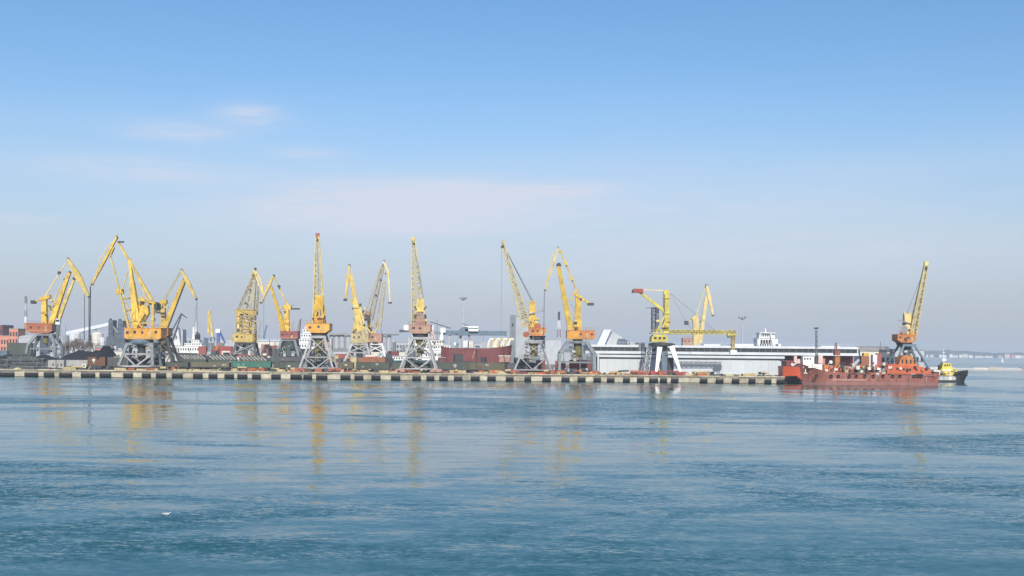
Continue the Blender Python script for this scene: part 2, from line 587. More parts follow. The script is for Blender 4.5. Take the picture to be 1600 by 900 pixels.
# ---- land on the far side of the water
def ridge(name, x0, x1, y0, depth, hfun, mat, n=80, k=6):
    vv, ff = [], []
    for i in range(n + 1):
        x = x0 + (x1 - x0) * i / n
        for j in range(k + 1):
            t = j / k
            h = hfun(x) * (math.sin(math.pi * min(t * .5, .5)) if t < 1 else 1) * (1 + .12 * math.sin(i * 1.7 + j * 2.3))
            z = -1 if j == 0 else 1.2 + h * t ** .55
            vv.append((x, y0 + depth * t + 18 * math.sin(i * .9 + j), z))
    for i in range(n):
        for j in range(k):
            a = i * (k + 1) + j
            ff.append((a, a + k + 1, a + k + 2, a + 1))
    m = MB().add(vv, ff)
    b = len(m.v)
    return tag(m.build(name, mat, smooth=False), kind='structure')


ridge('far_hills', 1500, 4200, 5000, 900, lambda x: 26 + 6 * math.sin(x * .004) + 3 * math.sin(x * .017 + 1), 'hill', 110)
ridge('city_hills', -5200, 1500, 4200, 900, lambda x: 22 + 6 * math.sin(x * .003) + 3 * math.sin(x * .011 + 1) + (10 if x < -900 else 0), 'hill', 130)

# white buildings along the far shore
SH = [(1449, 3, 7, 'white'), (1456, 6, 8, 'off_white'), (1470, 5, 8, 'white'), (1477, 4, 6, 'white'), (1486, 5, 11, 'white'), (1493, 8, 7, 'off_white'), (1501, 4, 10, 'white'), (1508, 9, 12, 'off_white'),
      (1517, 6, 8, 'white'), (1530, 14, 5, 'white_grey'), (1545, 13, 5, 'off_white'), (1563, 7, 6, 'pale_grey'), (1574, 8, 13, 'pink_white'), (1583, 6, 9, 'salmon'), (1591, 9, 9, 'white'), (1600, 8, 8, 'pink_white')]
for i, (px, wpx, h, mt) in enumerate(SH):
    Y = 4960
    X = gx(px, Y)
    wm = wpx * Y / FPX
    t = thing('shore_building', '%s building on the far shore, %s' % ({'white': 'tiny white', 'off_white': 'tiny cream', 'white_grey': 'long low grey-white', 'pale_grey': 'tiny grey', 'pink_white': 'tiny pinkish', 'salmon': 'tiny salmon'}[mt], ('just right of the pier crane', 'left of the tug mast', 'behind the tug mast', 'right of the tug mast', 'second right of the tug mast', 'low and broad left of the tall pair', 'first of the tall pair', 'broadest of the tall pair', 'just right of the tall pair', 'first long strip', 'second long strip', 'below the white sail', 'tallest near the right edge', 'second from the right edge group', 'beside the right edge', 'cut by the right edge')[i]), 'building', (X, Y, 1.0), 'buildings on the far shore')
    B('wall', mt, t, ('span', (X - wm / 2, Y, -1), (X + wm / 2, Y + 14, 1.5 + h)))
    B('roof', 'shed_roof', t, ('prism', [(X - wm / 2 - .4, Y - .4, 1.5 + h), (X + wm / 2 + .4, Y - .4, 1.5 + h), (X + wm / 2 + .4, Y + 7, 4 + h), (X - wm / 2 - .4, Y + 7, 4 + h)], (0, .5, .4)))

# the breakwater out to the right
bw = thing('breakwater', 'low pale concrete breakwater crossing the sea behind the tug', 'breakwater', (gx(1550, 795), 795, 0))
x = gx(1440, 795)
i = 0
while x < gx(1800, 795):
    ln = random.uniform(9, 17)
    h = random.choice((2.0, 2.3, 2.6, 1.8))
    px = 800 + x * FPX / 795
    mt = 'house_pink' if 1584 < px < 1604 else random.choice(('concrete_light', 'off_white', 'concrete_light', 'pale_grey'))
    B('caisson', mt, bw, ('span', (x + .1, 795 + random.uniform(-.5, .5), -1.5), (x + ln - .1, 801, h)))
    x += ln
B('foot_rubble', 'concrete_grey', bw, ('prism', [(gx(1440, 795), 792.5, -.6), (gx(1440, 795), 794.4, .75), (gx(1440, 795), 796, .75), (gx(1440, 795), 796, -.6)], (gx(1800, 795) - gx(1440, 795), 0, 0)))

# haze: even air round the whole place
hz = MB().span((-WX - 100, WY0 - 100, -1), (WX + 100, WY1 + 100, 78))
hm = bpy.data.materials.new('haze_air')
hm.use_nodes = True
nt = hm.node_tree
nt.nodes.clear()
ho = nd(nt, 'ShaderNodeOutputMaterial')
hv = nd(nt, 'ShaderNodeVolumePrincipled')
hv.inputs['Color'].default_value = (.80, .87, .97, 1)
hv.inputs['Density'].default_value = 0.00017
hv.inputs['Anisotropy'].default_value = 0.0
nt.links.new(hv.outputs[0], ho.inputs['Volume'])
MAT['haze_air'] = hm
tag(hz.build('haze', 'haze_air'), kind='stuff')

# ------------------------------------------------------------------ cranes
def s_of(Y):
    return Y / FPX


def truss(root, name, p, q, w0, w1, d0, d1, n, rc, rb, mat, lmat=None):
    """four-chord lattice member from p to q; each chord is a part, the fine lacing one part"""
    p, q = V(p), V(q)
    ax = (q - p).normalized()
    r = YAX if abs(ax.dot(YAX)) < .95 else V((1, 0, 0))
    side = ax.cross(r).normalized()
    dep = side.cross(ax).normalized()

    def node(t, a, b):
        return p.lerp(q, t) + side * (a * (w0 + (w1 - w0) * t) / 2) + dep * (b * (d0 + (d1 - d0) * t) / 2)
    cs = ((-1, -1), (1, -1), (1, 1), (-1, 1))
    for a, b in cs:
        MB().tube(node(0, a, b), node(1, a, b), rc, rc * .8, 6).build(name + '_chord', mat, root)
    m = MB()
    for i in range(n):
        t0, t1 = i / n, (i + 1) / n
        for j in range(4):
            A, C = cs[j], cs[(j + 1) % 4]
            if i % 2 == j % 2:
                m.tube(node(t0, *A), node(t1, *C), rb, None, 4, False)
            else:
                m.tube(node(t0, *C), node(t1, *A), rb, None, 4, False)
            m.tube(node(t1, *A), node(t1, *C), rb, None, 4, False)
    return tag(m.build(name + '_lacing', lmat or mat, root), kind='stuff')


def fittings(root, Y, box, n, mats, seed, dep=2.2):
    """small platforms, boxes, pipes and rails fixed round a crane's upper works"""
    rnd = random.Random(seed)
    x0, x1, y0, y1 = box
    s = s_of(Y)
    for k in range(n):
        x, y, d = rnd.uniform(x0, x1), rnd.uniform(y0, y1), rnd.uniform(-dep, dep * .3)
        q = pt(x, y, Y + d)
        mt = rnd.choice(mats)
        kind = rnd.random()
        if kind < .35:
            B('fitting', mt, root, ('box', q, (rnd.uniform(.5, 1.3), rnd.uniform(.5, 1.2), rnd.uniform(.4, 1.1))))
        elif kind < .6:
            B('platform', mt, root, ('box', q, (rnd.uniform(1.4, 3.0), rnd.uniform(1.2, 2.4), .14)), ('box', q + V((0, -.6, .55)), (rnd.uniform(1.4, 2.6), .06, .07)))
        elif kind < .85:
            B('rod', mt, root, ('tube', q, q + V((rnd.uniform(-2, 2), rnd.uniform(-.5, .5), rnd.uniform(1, 4))), rnd.uniform(.06, .13), None, 5))
        else:
            B('winch_drum', mt, root, ('tube', q - V((.6, 0, 0)), q + V((.6, 0, 0)), rnd.uniform(.3, .6), None, 10))


def rope(root, p, q, r=.045, name='cable'):
    return MB().tube(p, q, r, None, 5).build(name, 'cable', root)


def joint(root, p, r, mat='steel_dark', name='pin', d=1.0):
    p = V(p)
    return MB().tube(p - YAX * d / 2, p + YAX * d / 2, r, None, 10).build(name, mat, root)


def portal(root, Y, top, ytop, bot, mat, lw=.75, mid=None, brace='V', hy=5.0, bogie='steel_dark', curved=False, core='steel_dark', ring=True, bm=None, lower=None):
    """four-legged travelling portal. top, bot: left and right pixel columns of the front legs; ytop, mid: picture rows"""
    bm = bm or mat
    xl, xr = pt(top[0], ytop, Y).x, pt(top[1], ytop, Y).x
    zt = pt((top[0] + top[1]) / 2, ytop, Y).z
    bl, br = gx(bot[0], Y), gx(bot[1], Y)
    zb = DECK + 1.25
    hyt = hy * .45
    for sx, (xt, xb) in ((-1, (xl, bl)), (1, (xr, br))):
        for sy in (-1, 1):
            a, b = V((xt, Y + sy * hyt, zt)), V((xb, Y + sy * hy, zb))
            mb = MB()
            if curved:
                k1 = a.lerp(b, .45) + V((sx * abs(xb - xt) * .28 + sx * .5, sy * .5, .6))
                mb.beam(a, k1, lw * 1.5, lw * 1.4, lw * 1.25, lw * 1.2).beam(k1, b, lw * 1.25, lw * 1.2, lw, lw)
            else:
                mb.beam(a, b, lw * 1.15, lw * 1.15, lw * .9, lw * .9)
            mb.build('leg', mat, root)
            g = MB()
            for k in (-1, 1):
                g.box((xb + k * 1.05, Y + sy * hy, DECK + .62), (1.7, .7, .55))
            g.beam((xb - 1.5, Y + sy * hy, DECK + 1.1), (xb + 1.5, Y + sy * hy, DECK + 1.1), .5, .6)
            bo = g.build('bogie', bogie, root)
            for k in (-1.55, -.6, .6, 1.55):
                MB().tube((xb + k, Y + sy * hy - .15, DECK + .42), (xb + k, Y + sy * hy + .15, DECK + .42), .32, None, 10).build('wheel', 'steel_dark', bo)
    # top frame and slewing ring
    B('top_frame', mat, root, ('span', (xl - lw * .6, Y - hyt - lw * .6, zt - .35), (xr + lw * .6, Y + hyt + lw * .6, zt + .55)))
    if core:
        cx = (xl + xr) / 2
        MB().lathe((cx, Y, zt - 5.5 if brace != 'none' else zt - 4.2), [(.7, 0), (1.25, .3), (1.25, 3.2), (1.9, 5.5), (2.0, 6.0)], 14).build('slewing_column', core, root)

    def leg_at(sx, sy, z):
        t = (zt - z) / (zt - zb)
        return V(((xl + (bl - xl) * t) if sx < 0 else (xr + (br - xr) * t), Y + sy * (hyt + (hy - hyt) * t), z))
    zm = pt((bot[0] + bot[1]) / 2, mid, Y).z if mid else zb + (zt - zb) * .45
    bwid = lw * .48
    if ring:
        for sy in (-1, 1):
            B('cross_beam', bm, root, ('beam', leg_at(-1, sy, zm), leg_at(1, sy, zm), lw * .6, lw * .55))
        for sx in (-1, 1):
            B('cross_beam', bm, root, ('beam', leg_at(sx, -1, zm), leg_at(sx, 1, zm), lw * .6, lw * .55))
    for sy in (-1, 1):
        if brace in ('V', 'VX'):
            mid_pt = (leg_at(-1, sy, zb + .2) + leg_at(1, sy, zb + .2)) / 2
            for sx in (-1, 1):
                B('brace', bm, root, ('beam', leg_at(sx, sy, zm), mid_pt, bwid, bwid))
        if brace in ('X', 'VX'):
            for sx in (-1, 1):
                B('brace', bm, root, ('beam', leg_at(sx, sy, zm), leg_at(-sx, sy, zt - .4), bwid, bwid))
        if brace in ('XL',):
            for sx in (-1, 1):
                B('brace', bm, root, ('beam', leg_at(sx, sy, zb + .3), leg_at(-sx, sy, zm), bwid, bwid))
                B('brace', bm, root, ('beam', leg_at(sx, sy, zm), leg_at(-sx, sy, zt - .4), bwid * .8, bwid * .8))
        if brace in ('V', 'VX') or lower:
            B('sill_beam', bm, root, ('beam', leg_at(-1, sy, zb + .15), leg_at(1, sy, zb + .15), lw * .55, lw * .5))
    # access ladder up one side
    la, lb = leg_at(1, -1, zb) + V((-.5, -.5, 0)), leg_at(1, -1, zt) + V((-.5, -.6, 0))
    mm = MB()
    mm.tube(la + V((-.25, 0, 0)), lb + V((-.25, 0, 0)), .04, None, 4).tube(la + V((.25, 0, 0)), lb + V((.25, 0, 0)), .04, None, 4)
    for k in range(1, 14):
        c = la.lerp(lb, k / 14)
        mm.tube(c + V((-.25, 0, 0)), c + V((.25, 0, 0)), .03, None, 4, False)
    tag(mm.build('ladder', bm, root), kind='stuff')
    return zt


def house(root, Y, x0, x1, y0, y1, dep, mat, wins=3, chamfer=.25, wmat='glass', doff=0.0, name='machine_house', rail=True, roofmat=None):
    """the machine house on the turntable: x0..x1, y0..y1 in picture pixels at depth Y"""
    a, b = pt(x0, y0, Y), pt(x1, y1, Y)
    h = a.z - b.z
    ch = h * chamfer
    yf, yb = Y + doff - dep / 2, Y + doff + dep / 2
    prof = [(a.x, yf, a.z), (b.x, yf, a.z), (b.x, yf, b.z + ch), (b.x - ch * 1.6, yf, b.z), (a.x + ch * 1.6, yf, b.z), (a.x, yf, b.z + ch)]
    o = MB().prism(prof, (0, dep, 0)).build(name, mat, root)
    W = b.x - a.x
    B('roof', roofmat or mat, o, ('span', (a.x - .12, yf - .12, a.z + .004), (b.x + .12, yb + .12, a.z + .16)))
    rw = random.Random(int(x0 * 7 + y0))
    for k in range(wins):
        if wins > 2 and k == 1 + wins // 2:
            continue
        cx = a.x + W * (k + .5 + rw.uniform(-.2, .2)) / wins
        ww = min(1.0, W / wins * .4) * rw.uniform(.6, 1.1)
        zz = rw.uniform(-.06, .04)
        B('window', wmat, o, ('span', (cx - ww / 2, yf - .05, b.z + h * (.52 + zz)), (cx + ww / 2, yf + .03, b.z + h * (.76 + zz))))
    dx = a.x + W * rw.uniform(.55, .8)
    B('door', 'lattice_drab', o, ('span', (dx - .4, yf - .04, b.z + h * .2), (dx + .4, yf + .02, b.z + h * .74)))
    B('skirt', 'lattice_drab', o, ('span', (a.x - .08, yf - .08, b.z + ch - .02), (b.x + .08, yf + .2, b.z + ch + .16)))
    B('side_window', wmat, o, ('span', (b.x - .03, Y - .7, b.z + h * .48), (b.x + .05, Y + .7, b.z + h * .80)))
    if rail:
        m = MB()
        n = max(3, int(W / 1.6))
        for k in range(n + 1):
            xx = a.x + W * k / n
            m.tube((xx, yf + .05, a.z + .16), (xx, yf + .05, a.z + 1.15), .035, None, 4, False)
        m.tube((a.x, yf + .05, a.z + 1.15), (b.x, yf + .05, a.z + 1.15), .04, None, 4, False).tube((a.x, yf + .05, a.z + .7), (b.x, yf + .05, a.z + .7), .03, None, 4, False)
        tag(m.build('railing', mat, root), kind='stuff')
    return o


def cabin(root, x0, x1, y0, y1, Y, mat, dep=2.0):
    a, b = pt(x0, y0, Y), pt(x1, y1, Y)
    o = B('cabin', mat, root, ('span', (a.x, Y - dep / 2, b.z), (b.x, Y + dep / 2, a.z)))
    h = a.z - b.z
    B('window', 'glass', o, ('span', (a.x + .12, Y - dep / 2 - .05, b.z + h * .45), (b.x - .12, Y - dep / 2 + .02, b.z + h * .85)))
    return o


def flyjib(root, tail, tip, fat, mat, Yd=.9, thin=.45, at=.45, lower=None):
    """the level-luffing beak: a box beam, deep at its pivot and tapering both ways"""
    tail, tip = V(tail), V(tip)
    mid = tail.lerp(tip, at)
    m = MB().beam(tail, mid, thin, Yd, fat, Yd).beam(mid, tip, fat, Yd, thin, Yd * .7)
    o = m.build('fly_jib', mat, root)
    joint(root, tip, max(.38, thin * .9), 'steel_dark', 'sheave', .5)
    joint(root, tail, max(.32, thin * .8), 'steel_dark', 'sheave', .6)
    return o


# --- crane at the far left: brick-orange house, yellow column, thick beak
def crane_left():
    Y = 540
    s = s_of(Y)
    c = thing('portal_crane', 'leftmost yellow portal crane with brick orange house and thick beak', 'crane', (gx(72, Y), Y, DECK), 'portal cranes on the quay')
    p = lambda x, y, d=0: pt(x, y, Y + d)
    portal(c, Y, (60, 83), 523.5, (47, 92), 'steel_grey', .95, mid=545, brace='none', curved=True, core='olive')
    house(c, Y, 45.5, 85, 505.5, 521, 6, 'brick_orange', 3)
    B('column', 'yellow', c, ('beam', p(70.5, 521), p(69.5, 464), 9 * s, 2.6, 6.5 * s, 1.9))
    B('column_head', 'yellow', c, ('beam', p(63, 468), p(79, 463), 1.6, 2.4))
    B('winch_frame', 'yellow_dirty', c, ('beam', p(77, 484), p(92, 482), 4 * s, 2.2), ('beam', p(80, 500), p(88, 470), 3 * s, 1.6))
    B('jib', 'yellow', c, ('beam', p(76, 518, -1), p(108.5, 426, -2), 8.5 * s, 2.2, 4.5 * s, 1.3))
    B('front_strut', 'yellow_pale', c, ('beam', p(90, 503, 1), p(116.5, 435, -2), 6 * s, 1.4, 2.8 * s, .8))
    B('strut_head', 'steel_dark', c, ('box', p(116.7, 435, -2), (1.4, 1.4, 1.2)))
    flyjib(c, p(106.5, 404.5, -2), p(138.9, 463, -4), 10 * s, 'yellow_pale', 1.4, 2.6 * s, .42)
    B('fly_jib_spur', 'yellow_pale', c, ('beam', p(127, 433, -3), p(132, 459, -4), 4 * s, .8, 2.6 * s, .6))
    B('tie_rod', 'yellow_cream', c, ('beam', p(103, 410.5, -2), p(71, 462), 1.7 * s, .35))
    B('luffing_rack', 'lattice_cream', c, ('beam', p(97, 440), p(84, 470), 1.4 * s, .35))
    B('counterweight_lever', 'yellow', c, ('beam', p(78, 465), p(52, 471.5), 2.2 * s, 1.0))
    B('counterweight', 'steel_dark', c, ('box', p(52.5, 472), (2.0, 2.2, 1.6)))
    cabin(c, 88, 94.5, 498, 507, Y - 2, 'white')
    B('cabin_mast', 'steel_grey', c, ('beam', p(91, 508, -2), p(90, 526, -1), 1.2, 1.2))
    for (x, y) in ((109, 426), (92.5, 426), (102, 437)):
        joint(c, p(x, y, -2), .7)
    rope(c, p(132, 461, -4), p(132.3, 531, -4), .16)
    rope(c, p(138.9, 465, -4), p(139, 536, -4), .18)
    B('hook_block', 'steel_dark', c, ('box', p(139, 537, -4), (.9, .6, 1.6)))


# --- the big amber crane with doubled lattice boom
def crane_amber():
    Y = 409
    s = s_of(Y)
    c = thing('portal_crane', 'big amber portal crane with tall lattice boom and folded beak', 'crane', (gx(218, Y), Y, DECK), 'portal cranes on the quay')
    p = lambda x, y, d=0: pt(x, y, Y + d)
    portal(c, Y, (202, 241), 538, (193, 246), 'steel_grey', .95, mid=553, brace='V', core='steel_dark', bm='steel_light')
    B('ring_drum', 'steel_blue', c, ('lathe', (gx(221.5, Y), Y, p(220, 537).z), [(3.9, 0), (4.1, .5), (4.1, 1.2), (3.5, 1.7)], 20))
    house(c, Y, 199.5, 256, 513, 530.5, 7, 'orange_amber', 5, .12)
    # boom in two lattice sections with a knee
    for k, dd in enumerate((-2.2, 2.2)):
        B('boom_leg', 'yellow_dirty', c, ('beam', p(205, 526, dd), p(187.5, 457, dd * .7), 3.4 * s, .7, 2.6 * s, .6), ('beam', p(187.5, 457, dd * .7), p(172.5, 400, dd * .25), 2.4 * s, .55, 1.8 * s, .45))
        B('boom_chord', 'yellow', c, ('beam', p(211.5, 512, dd), p(190.5, 455, dd * .7), 1.4 * s, .4, 1.1 * s, .3))
    m = MB()
    for k in range(8):
        t = k / 8
        a = V(p(205, 526)).lerp(p(187.5, 457), t)
        r = 2.2 * (1 - .3 * t)
        m.tube(a - YAX * r, a + YAX * r, .12, None, 4)
        if k < 7:
            t2 = (k + 1) / 8
            b = V(p(205, 526)).lerp(p(187.5, 457), t2)
            m.tube(a - YAX * r, b + YAX * r * .95, .08, None, 4)
    tag(m.build('boom_lacing', 'yellow_dirty', c), kind='stuff')
    for (x0, y0, x1, y1) in ((191, 467, 204, 465.5), (196, 486, 208, 483), (201, 503, 212, 501)):
        B('boom_step', 'yellow_dirty', c, ('beam', p(x0, y0), p(x1, y1), .3, 2.6))
    B('knee', 'yellow', c, ('box', p(187.5, 456), (1.9, 3.2, 1.9)))
    B('column', 'yellow', c, ('beam', p(215.5, 513), p(206.5, 440), 12 * s, 2.8, 6.5 * s, 1.8), ('beam', p(206.5, 440), p(202.5, 405), 5 * s, 1.5, 3.4 * s, 1.0))
    B('column_stay', 'yellow_pale', c, ('beam', p(200, 424, 1), p(191, 452, 1), 1.2 * s, .4))
    B('back_frame', 'yellow', c, ('beam', p(203, 404), p(231, 470), 1.4 * s, .5), ('beam', p(216, 490, 1), p(224, 468, 1), 6 * s, 1.2))
    for dd in (-2.4, 2.4):
        B('pylon_post', 'yellow', c, ('beam', p(239, 513, dd), p(239.5, 471, dd), 3.0 * s, .7))
        B('pylon_brace', 'yellow', c, ('beam', p(203, 527, dd * 1.45), p(226, 488, dd), 3.0 * s, .6), ('beam', p(216, 505, dd), p(237, 527, dd * 1.45), 2.6 * s, .6), ('beam', p(217, 505, dd), p(240, 505, dd), 1.8 * s, .4))
    B('gusset', 'yellow', c, ('prism', [p(213, 500, -1), p(222, 476, -1), p(231, 478, -1), p(232, 490, -1), p(224, 503, -1)], (0, 2, 0)))
    B('pylon_head', 'yellow', c, ('beam', p(219, 468), p(246, 474), 3.2 * s, 5.2))
    B('lever', 'yellow_dirty', c, ('beam', p(218, 462, -2), p(233, 476, -2), 2.4 * s, .8))
    B('counterweight', 'steel_dark', c, ('box', p(244.5, 479), (1.8, 4.6, 2.0)))
    B('tie_rod', 'yellow', c, ('beam', p(238, 469), p(184, 377), 3.6 * s, .9, 2.6 * s, .7))
    flyjib(c, p(182.5, 371, -1), p(144, 444, -3), 4.0 * s, 'yellow', 1.1, 2.4 * s, .45)
    # bowed upper chord of the beak
    m = MB()
    pts = [p(181, 374, -1), p(166, 388, -1.5), p(157, 404, -2), p(151, 425, -2.4), p(144.5, 443, -3)]
    for a, b in zip(pts, pts[1:]):
        m.tube(a, b, .16, None, 6)
    m.build('beak_chord', 'yellow_cream', c)
    m = MB()
    for t in range(1, 6):
        a = V(p(182.5, 371, -1)).lerp(p(144, 444, -3), t / 6)
        j = min(int(t / 6 * 4), 3)
        m.tube(a, pts[j].lerp(pts[j + 1], t / 6 * 4 - j), .07, None, 4)
    tag(m.build('beak_lacing', 'yellow_cream', c), kind='stuff')
    B('head_plate', 'steel_dark', c, ('box', p(189, 378), (1.9, 1.2, .5)))
    B('head_mast', 'yellow_dirty', c, ('beam', p(182.5, 366), p(183.5, 374), .4, .4))
    B('crown_bracket', 'yellow', c, ('beam', p(172, 398, -1), p(177, 386, -1), 4.5 * s, 1.2))
    rope(c, p(141.5, 447, -3), p(140.5, 527, -3), .22)
    B('hook_block', 'steel_dark', c, ('box', p(140.5, 528, -3), (.9, .6, 2.0)))


def crane_behind_amber():
    Y = 470
    s = s_of(Y)
    c = thing('portal_crane', 'yellow portal crane partly behind the amber crane, beak pointing right', 'crane', (gx(258, Y), Y, DECK), 'portal cranes on the quay')
    p = lambda x, y, d=0: pt(x, y, Y + d)
    portal(c, Y, (248, 264), 529, (240, 276), 'steel_dark', .9, mid=548, brace='VX', core='olive')
    house(c, Y, 243, 266, 513, 528, 6, 'brick_orange', 2)
    B('column', 'yellow_dirty', c, ('beam', p(255.5, 514), p(255, 474), 7.5 * s, 2.2, 6 * s, 1.8))
    B('column_head', 'yellow', c, ('beam', p(250.5, 473), p(261, 471), 1.6, 2.2), ('beam', p(252, 480), p(258, 474), 1.2, 1.6))
    B('jib', 'yellow', c, ('beam', p(257.5, 514, -1), p(288, 437, -3), 7.5 * s, 2, 4.6 * s, 1.2))
    B('jib_strake', 'steel_dark', c, ('beam', p(263, 511, -1.6), p(290, 440, -3.2), 1.6 * s, .5))
    flyjib(c, p(284, 422, -3), p(306.5, 467, -5), 6.5 * s, 'yellow_pale', 1.2, 2.4 * s, .42)
    truss(c, 'tie', p(282, 425, -3), p(256.5, 469), .5, .6, .5, .6, 9, .06, .04, 'lattice_cream')
    B('counterweight', 'steel_dark', c, ('box', p(247, 486), (1.8, 2.2, 1.8)))
    B('counterweight_lever', 'yellow_dirty', c, ('beam', p(257, 474, 1), p(247, 484, 1), 1.6 * s, .6))
    joint(c, p(288, 437, -3), .6)
    rope(c, p(307.5, 468, -5), p(308, 520, -5), .11)
    B('hook_block', 'steel_dark', c, ('box', p(308, 521, -5), (.7, .5, 1.3)))


def crane_rusty():
    Y = 530
    s = s_of(Y)
    c = thing('portal_crane', 'rust streaked pale yellow portal crane with cluttered lattice boom over the teal wagon', 'crane', (gx(384, Y), Y, DECK), 'portal cranes on the quay')
    p = lambda x, y, d=0: pt(x, y, Y + d)
    portal(c, Y, (371, 399), 537, (362, 404), 'steel_dark', .9, mid=552, brace='VX', core='steel_dark', bm='steel_lilac')
    house(c, Y, 366, 398, 522, 535, 7, 'yellow_dirty', 3, .1)
    for x0, x1, mt in ((371.5, 374.5, 'yellow_cream'), (375.5, 379, 'yellow_dirty'), (390, 394, 'yellow_dirty'), (385, 387.5, 'yellow_cream')):
        B('tower_post', mt, c, ('beam', p((x0 + x1) / 2 - 1, 530, random.uniform(-2, 2)), p((x0 + x1) / 2, 487, random.uniform(-1.5, 1.5)), 3.2 * s, 1.0))
    truss(c, 'tower', p(384, 534), p(385, 484), 30 * s, 26 * s, 5, 4, 5, .26, .2, 'yellow_dirty')
    B('tower_head', 'yellow_dirty', c, ('beam', p(369, 487), p(402, 489), 1.8, 3.6))
    B('winch_house', 'lattice_drab', c, ('span', p(380, 522, -2), p(392, 504, 2)))
    truss(c, 'rear_tie', p(372, 484), p(396, 430), .8, .6, .9, .7, 12, .11, .08, 'lattice_drab')
    truss(c, 'boom', p(390, 490), p(398.5, 428, -1), 13 * s, 5 * s, 2.6, 1.2, 11, .17, .1, 'lattice_drab', 'lattice_cream')
    truss(c, 'front_boom', p(401, 488, -2), p(404, 447, -2), 2.4 * s, 2 * s, 1, .7, 8, .1, .07, 'lattice_drab')
    B('mid_tie', 'lattice_drab', c, ('beam', p(376, 486, 1), p(397, 432, 0), 1.0 * s, .3))
    for dd in (-.9, .9):
        B('fly_jib', 'yellow_cream', c, ('beam', p(397, 421, dd), p(403, 440, dd - 1), 2.4 * s, .4, 3.0 * s, .4), ('beam', p(403, 440, dd - 1), p(413, 464, dd - 2), 3 * s, .4, 1.8 * s, .3))
    B('fly_jib_top', 'yellow_cream', c, ('beam', p(398, 419.5), p(408, 438, -1), 1.8 * s, .9), ('beam', p(408, 438, -1), p(412.5, 462, -2), 1.8 * s, .8))
    B('crown', 'yellow_dirty', c, ('box', p(396, 431), (1.6, 1.8, 3.2)))
    for (x, y) in ((399, 420), (396, 430), (390.5, 453), (384, 474), (380.5, 485), (412, 464)):
        joint(c, p(x, y, -1), .55)
    rope(c, p(412.5, 466, -2), p(412, 521, -2), .06)
    B('counterweight', 'steel_dark', c, ('box', p(371, 487), (1.6, 3.2, 1.8)))


def crane_red():
    Y = 528
    s = s_of(Y)
    c = thing('portal_crane', 'slim yellow portal crane with red house and dark counterweight arm', 'crane', (gx(450, Y), Y, DECK), 'portal cranes on the quay')
    p = lambda x, y, d=0: pt(x, y, Y + d)
    portal(c, Y, (442, 462), 532, (427, 473), 'steel_grey', .95, mid=551, brace='none', core=None)
    B('slewing_dome', 'steel_green', c, ('lathe', (gx(451.5, Y), Y, p(451, 549).z), [(2.2, 0), (2.9, 1.2), (2.7, 3.8), (1.6, 5.6)], 16))
    house(c, Y, 440, 467, 518, 530, 6.5, 'house_red', 4, .15)
    B('column', 'yellow', c, ('beam', p(447.5, 519), p(448.5, 478), 9 * s, 2.4, 6.2 * s, 1.8))
    B('column_collar', 'orange_amber', c, ('box', p(447.8, 505), (10 * s, 2.8, 1.0)))
    B('column_head', 'yellow', c, ('beam', p(444, 480), p(455, 481), 2.0, 2.2), ('beam', p(449, 476), p(452, 481), 1.4, 1.4))
    B('counterweight_arm', 'steel_dark', c, ('beam', p(453, 482.5), p(468, 482.6), 2.2 * s, 1.6))
    B('jib', 'yellow', c, ('beam', p(443, 517, -1), p(436, 489, -1.4), 8 * s, 1.9, 6 * s, 1.6), ('beam', p(436, 489, -1.4), p(423.5, 448, -2), 5 * s, 1.5, 3.8 * s, 1.1))
    B('jib_bracket', 'yellow_dirty', c, ('beam', p(430.5, 483, -1.4), p(441, 480, -1.4), 1.0, .8))
    flyjib(c, p(427, 431, -2), p(408, 472.5, -4), 5 * s, 'yellow_dirty', 1.2, 2.4 * s, .38)
    B('beak_nose', 'steel_dark', c, ('beam', p(416, 457, -3), p(408.5, 473, -4.1), 2.6 * s, .7))
    B('tie_rod', 'yellow', c, ('beam', p(428, 433, -2), p(449.5, 477), 1.8 * s, .45))
    for (x, y) in ((427.5, 431), (436, 447.5), (423, 449)):
        joint(c, p(x, y, -2), .65)
    B('leaning_ladder', 'steel_lilac', c, ('beam', p(464, 518, 2), p(468, 500, 2), .35, .3))


def jib_crane(px, Y, label, jib, mast, hs, hmat, port, pmat, jmat, mmat, **k):
    """portal crane with one straight lattice jib"""
    s = s_of(Y)
    c = thing('portal_crane', label, 'crane', (gx(px, Y), Y, DECK), 'portal cranes on the quay')
    p = lambda x, y, d=0: pt(x, y, Y + d)
    portal(c, Y, port[0], port[1], port[2], pmat, k.get('lw', .62), mid=port[3], brace=k.get('brace', 'VX'), core=k.get('core', 'olive'), bogie=k.get('bogie', 'house_red'), hy=k.get('hy', 5.0))
    cx = gx((hs[0] + hs[1]) / 2, Y)
    B('slewing_ring', 'steel_dark', c, ('lathe', (cx, Y, p(px, hs[3] + 6).z), [(2.2, 0), (2.7, .5), (2.7, .9), (3.1, 1.4)], 18))
    house(c, Y, *hs, k.get('hd', 6.5), hmat, k.get('wins', 3), k.get('chamfer', .3))
    (jx0, jy0, jw0, jd0), (jx1, jy1, jw1, jd1) = jib
    a, b = p(jx0, jy0, k.get('jdep0', -2)), p(jx1, jy1, k.get('jdep1', -12))
    truss(c, 'jib', a, b, jw0 * s, jw1 * s, jd0, jd1, k.get('n', 16), k.get('rc', .2), k.get('rb', .11), jmat, k.get('lmat'))
    B('jib_head', k.get('headmat', 'house_red'), c, ('box', b + V((0, 0, .5)), (jw1 * s * 1.1 + .1, 1.0, 1.6)))
    joint(c, b + V((0, 0, -1.2)), .55, 'black', 'sheave', .9)
    return c, p, s, a, b


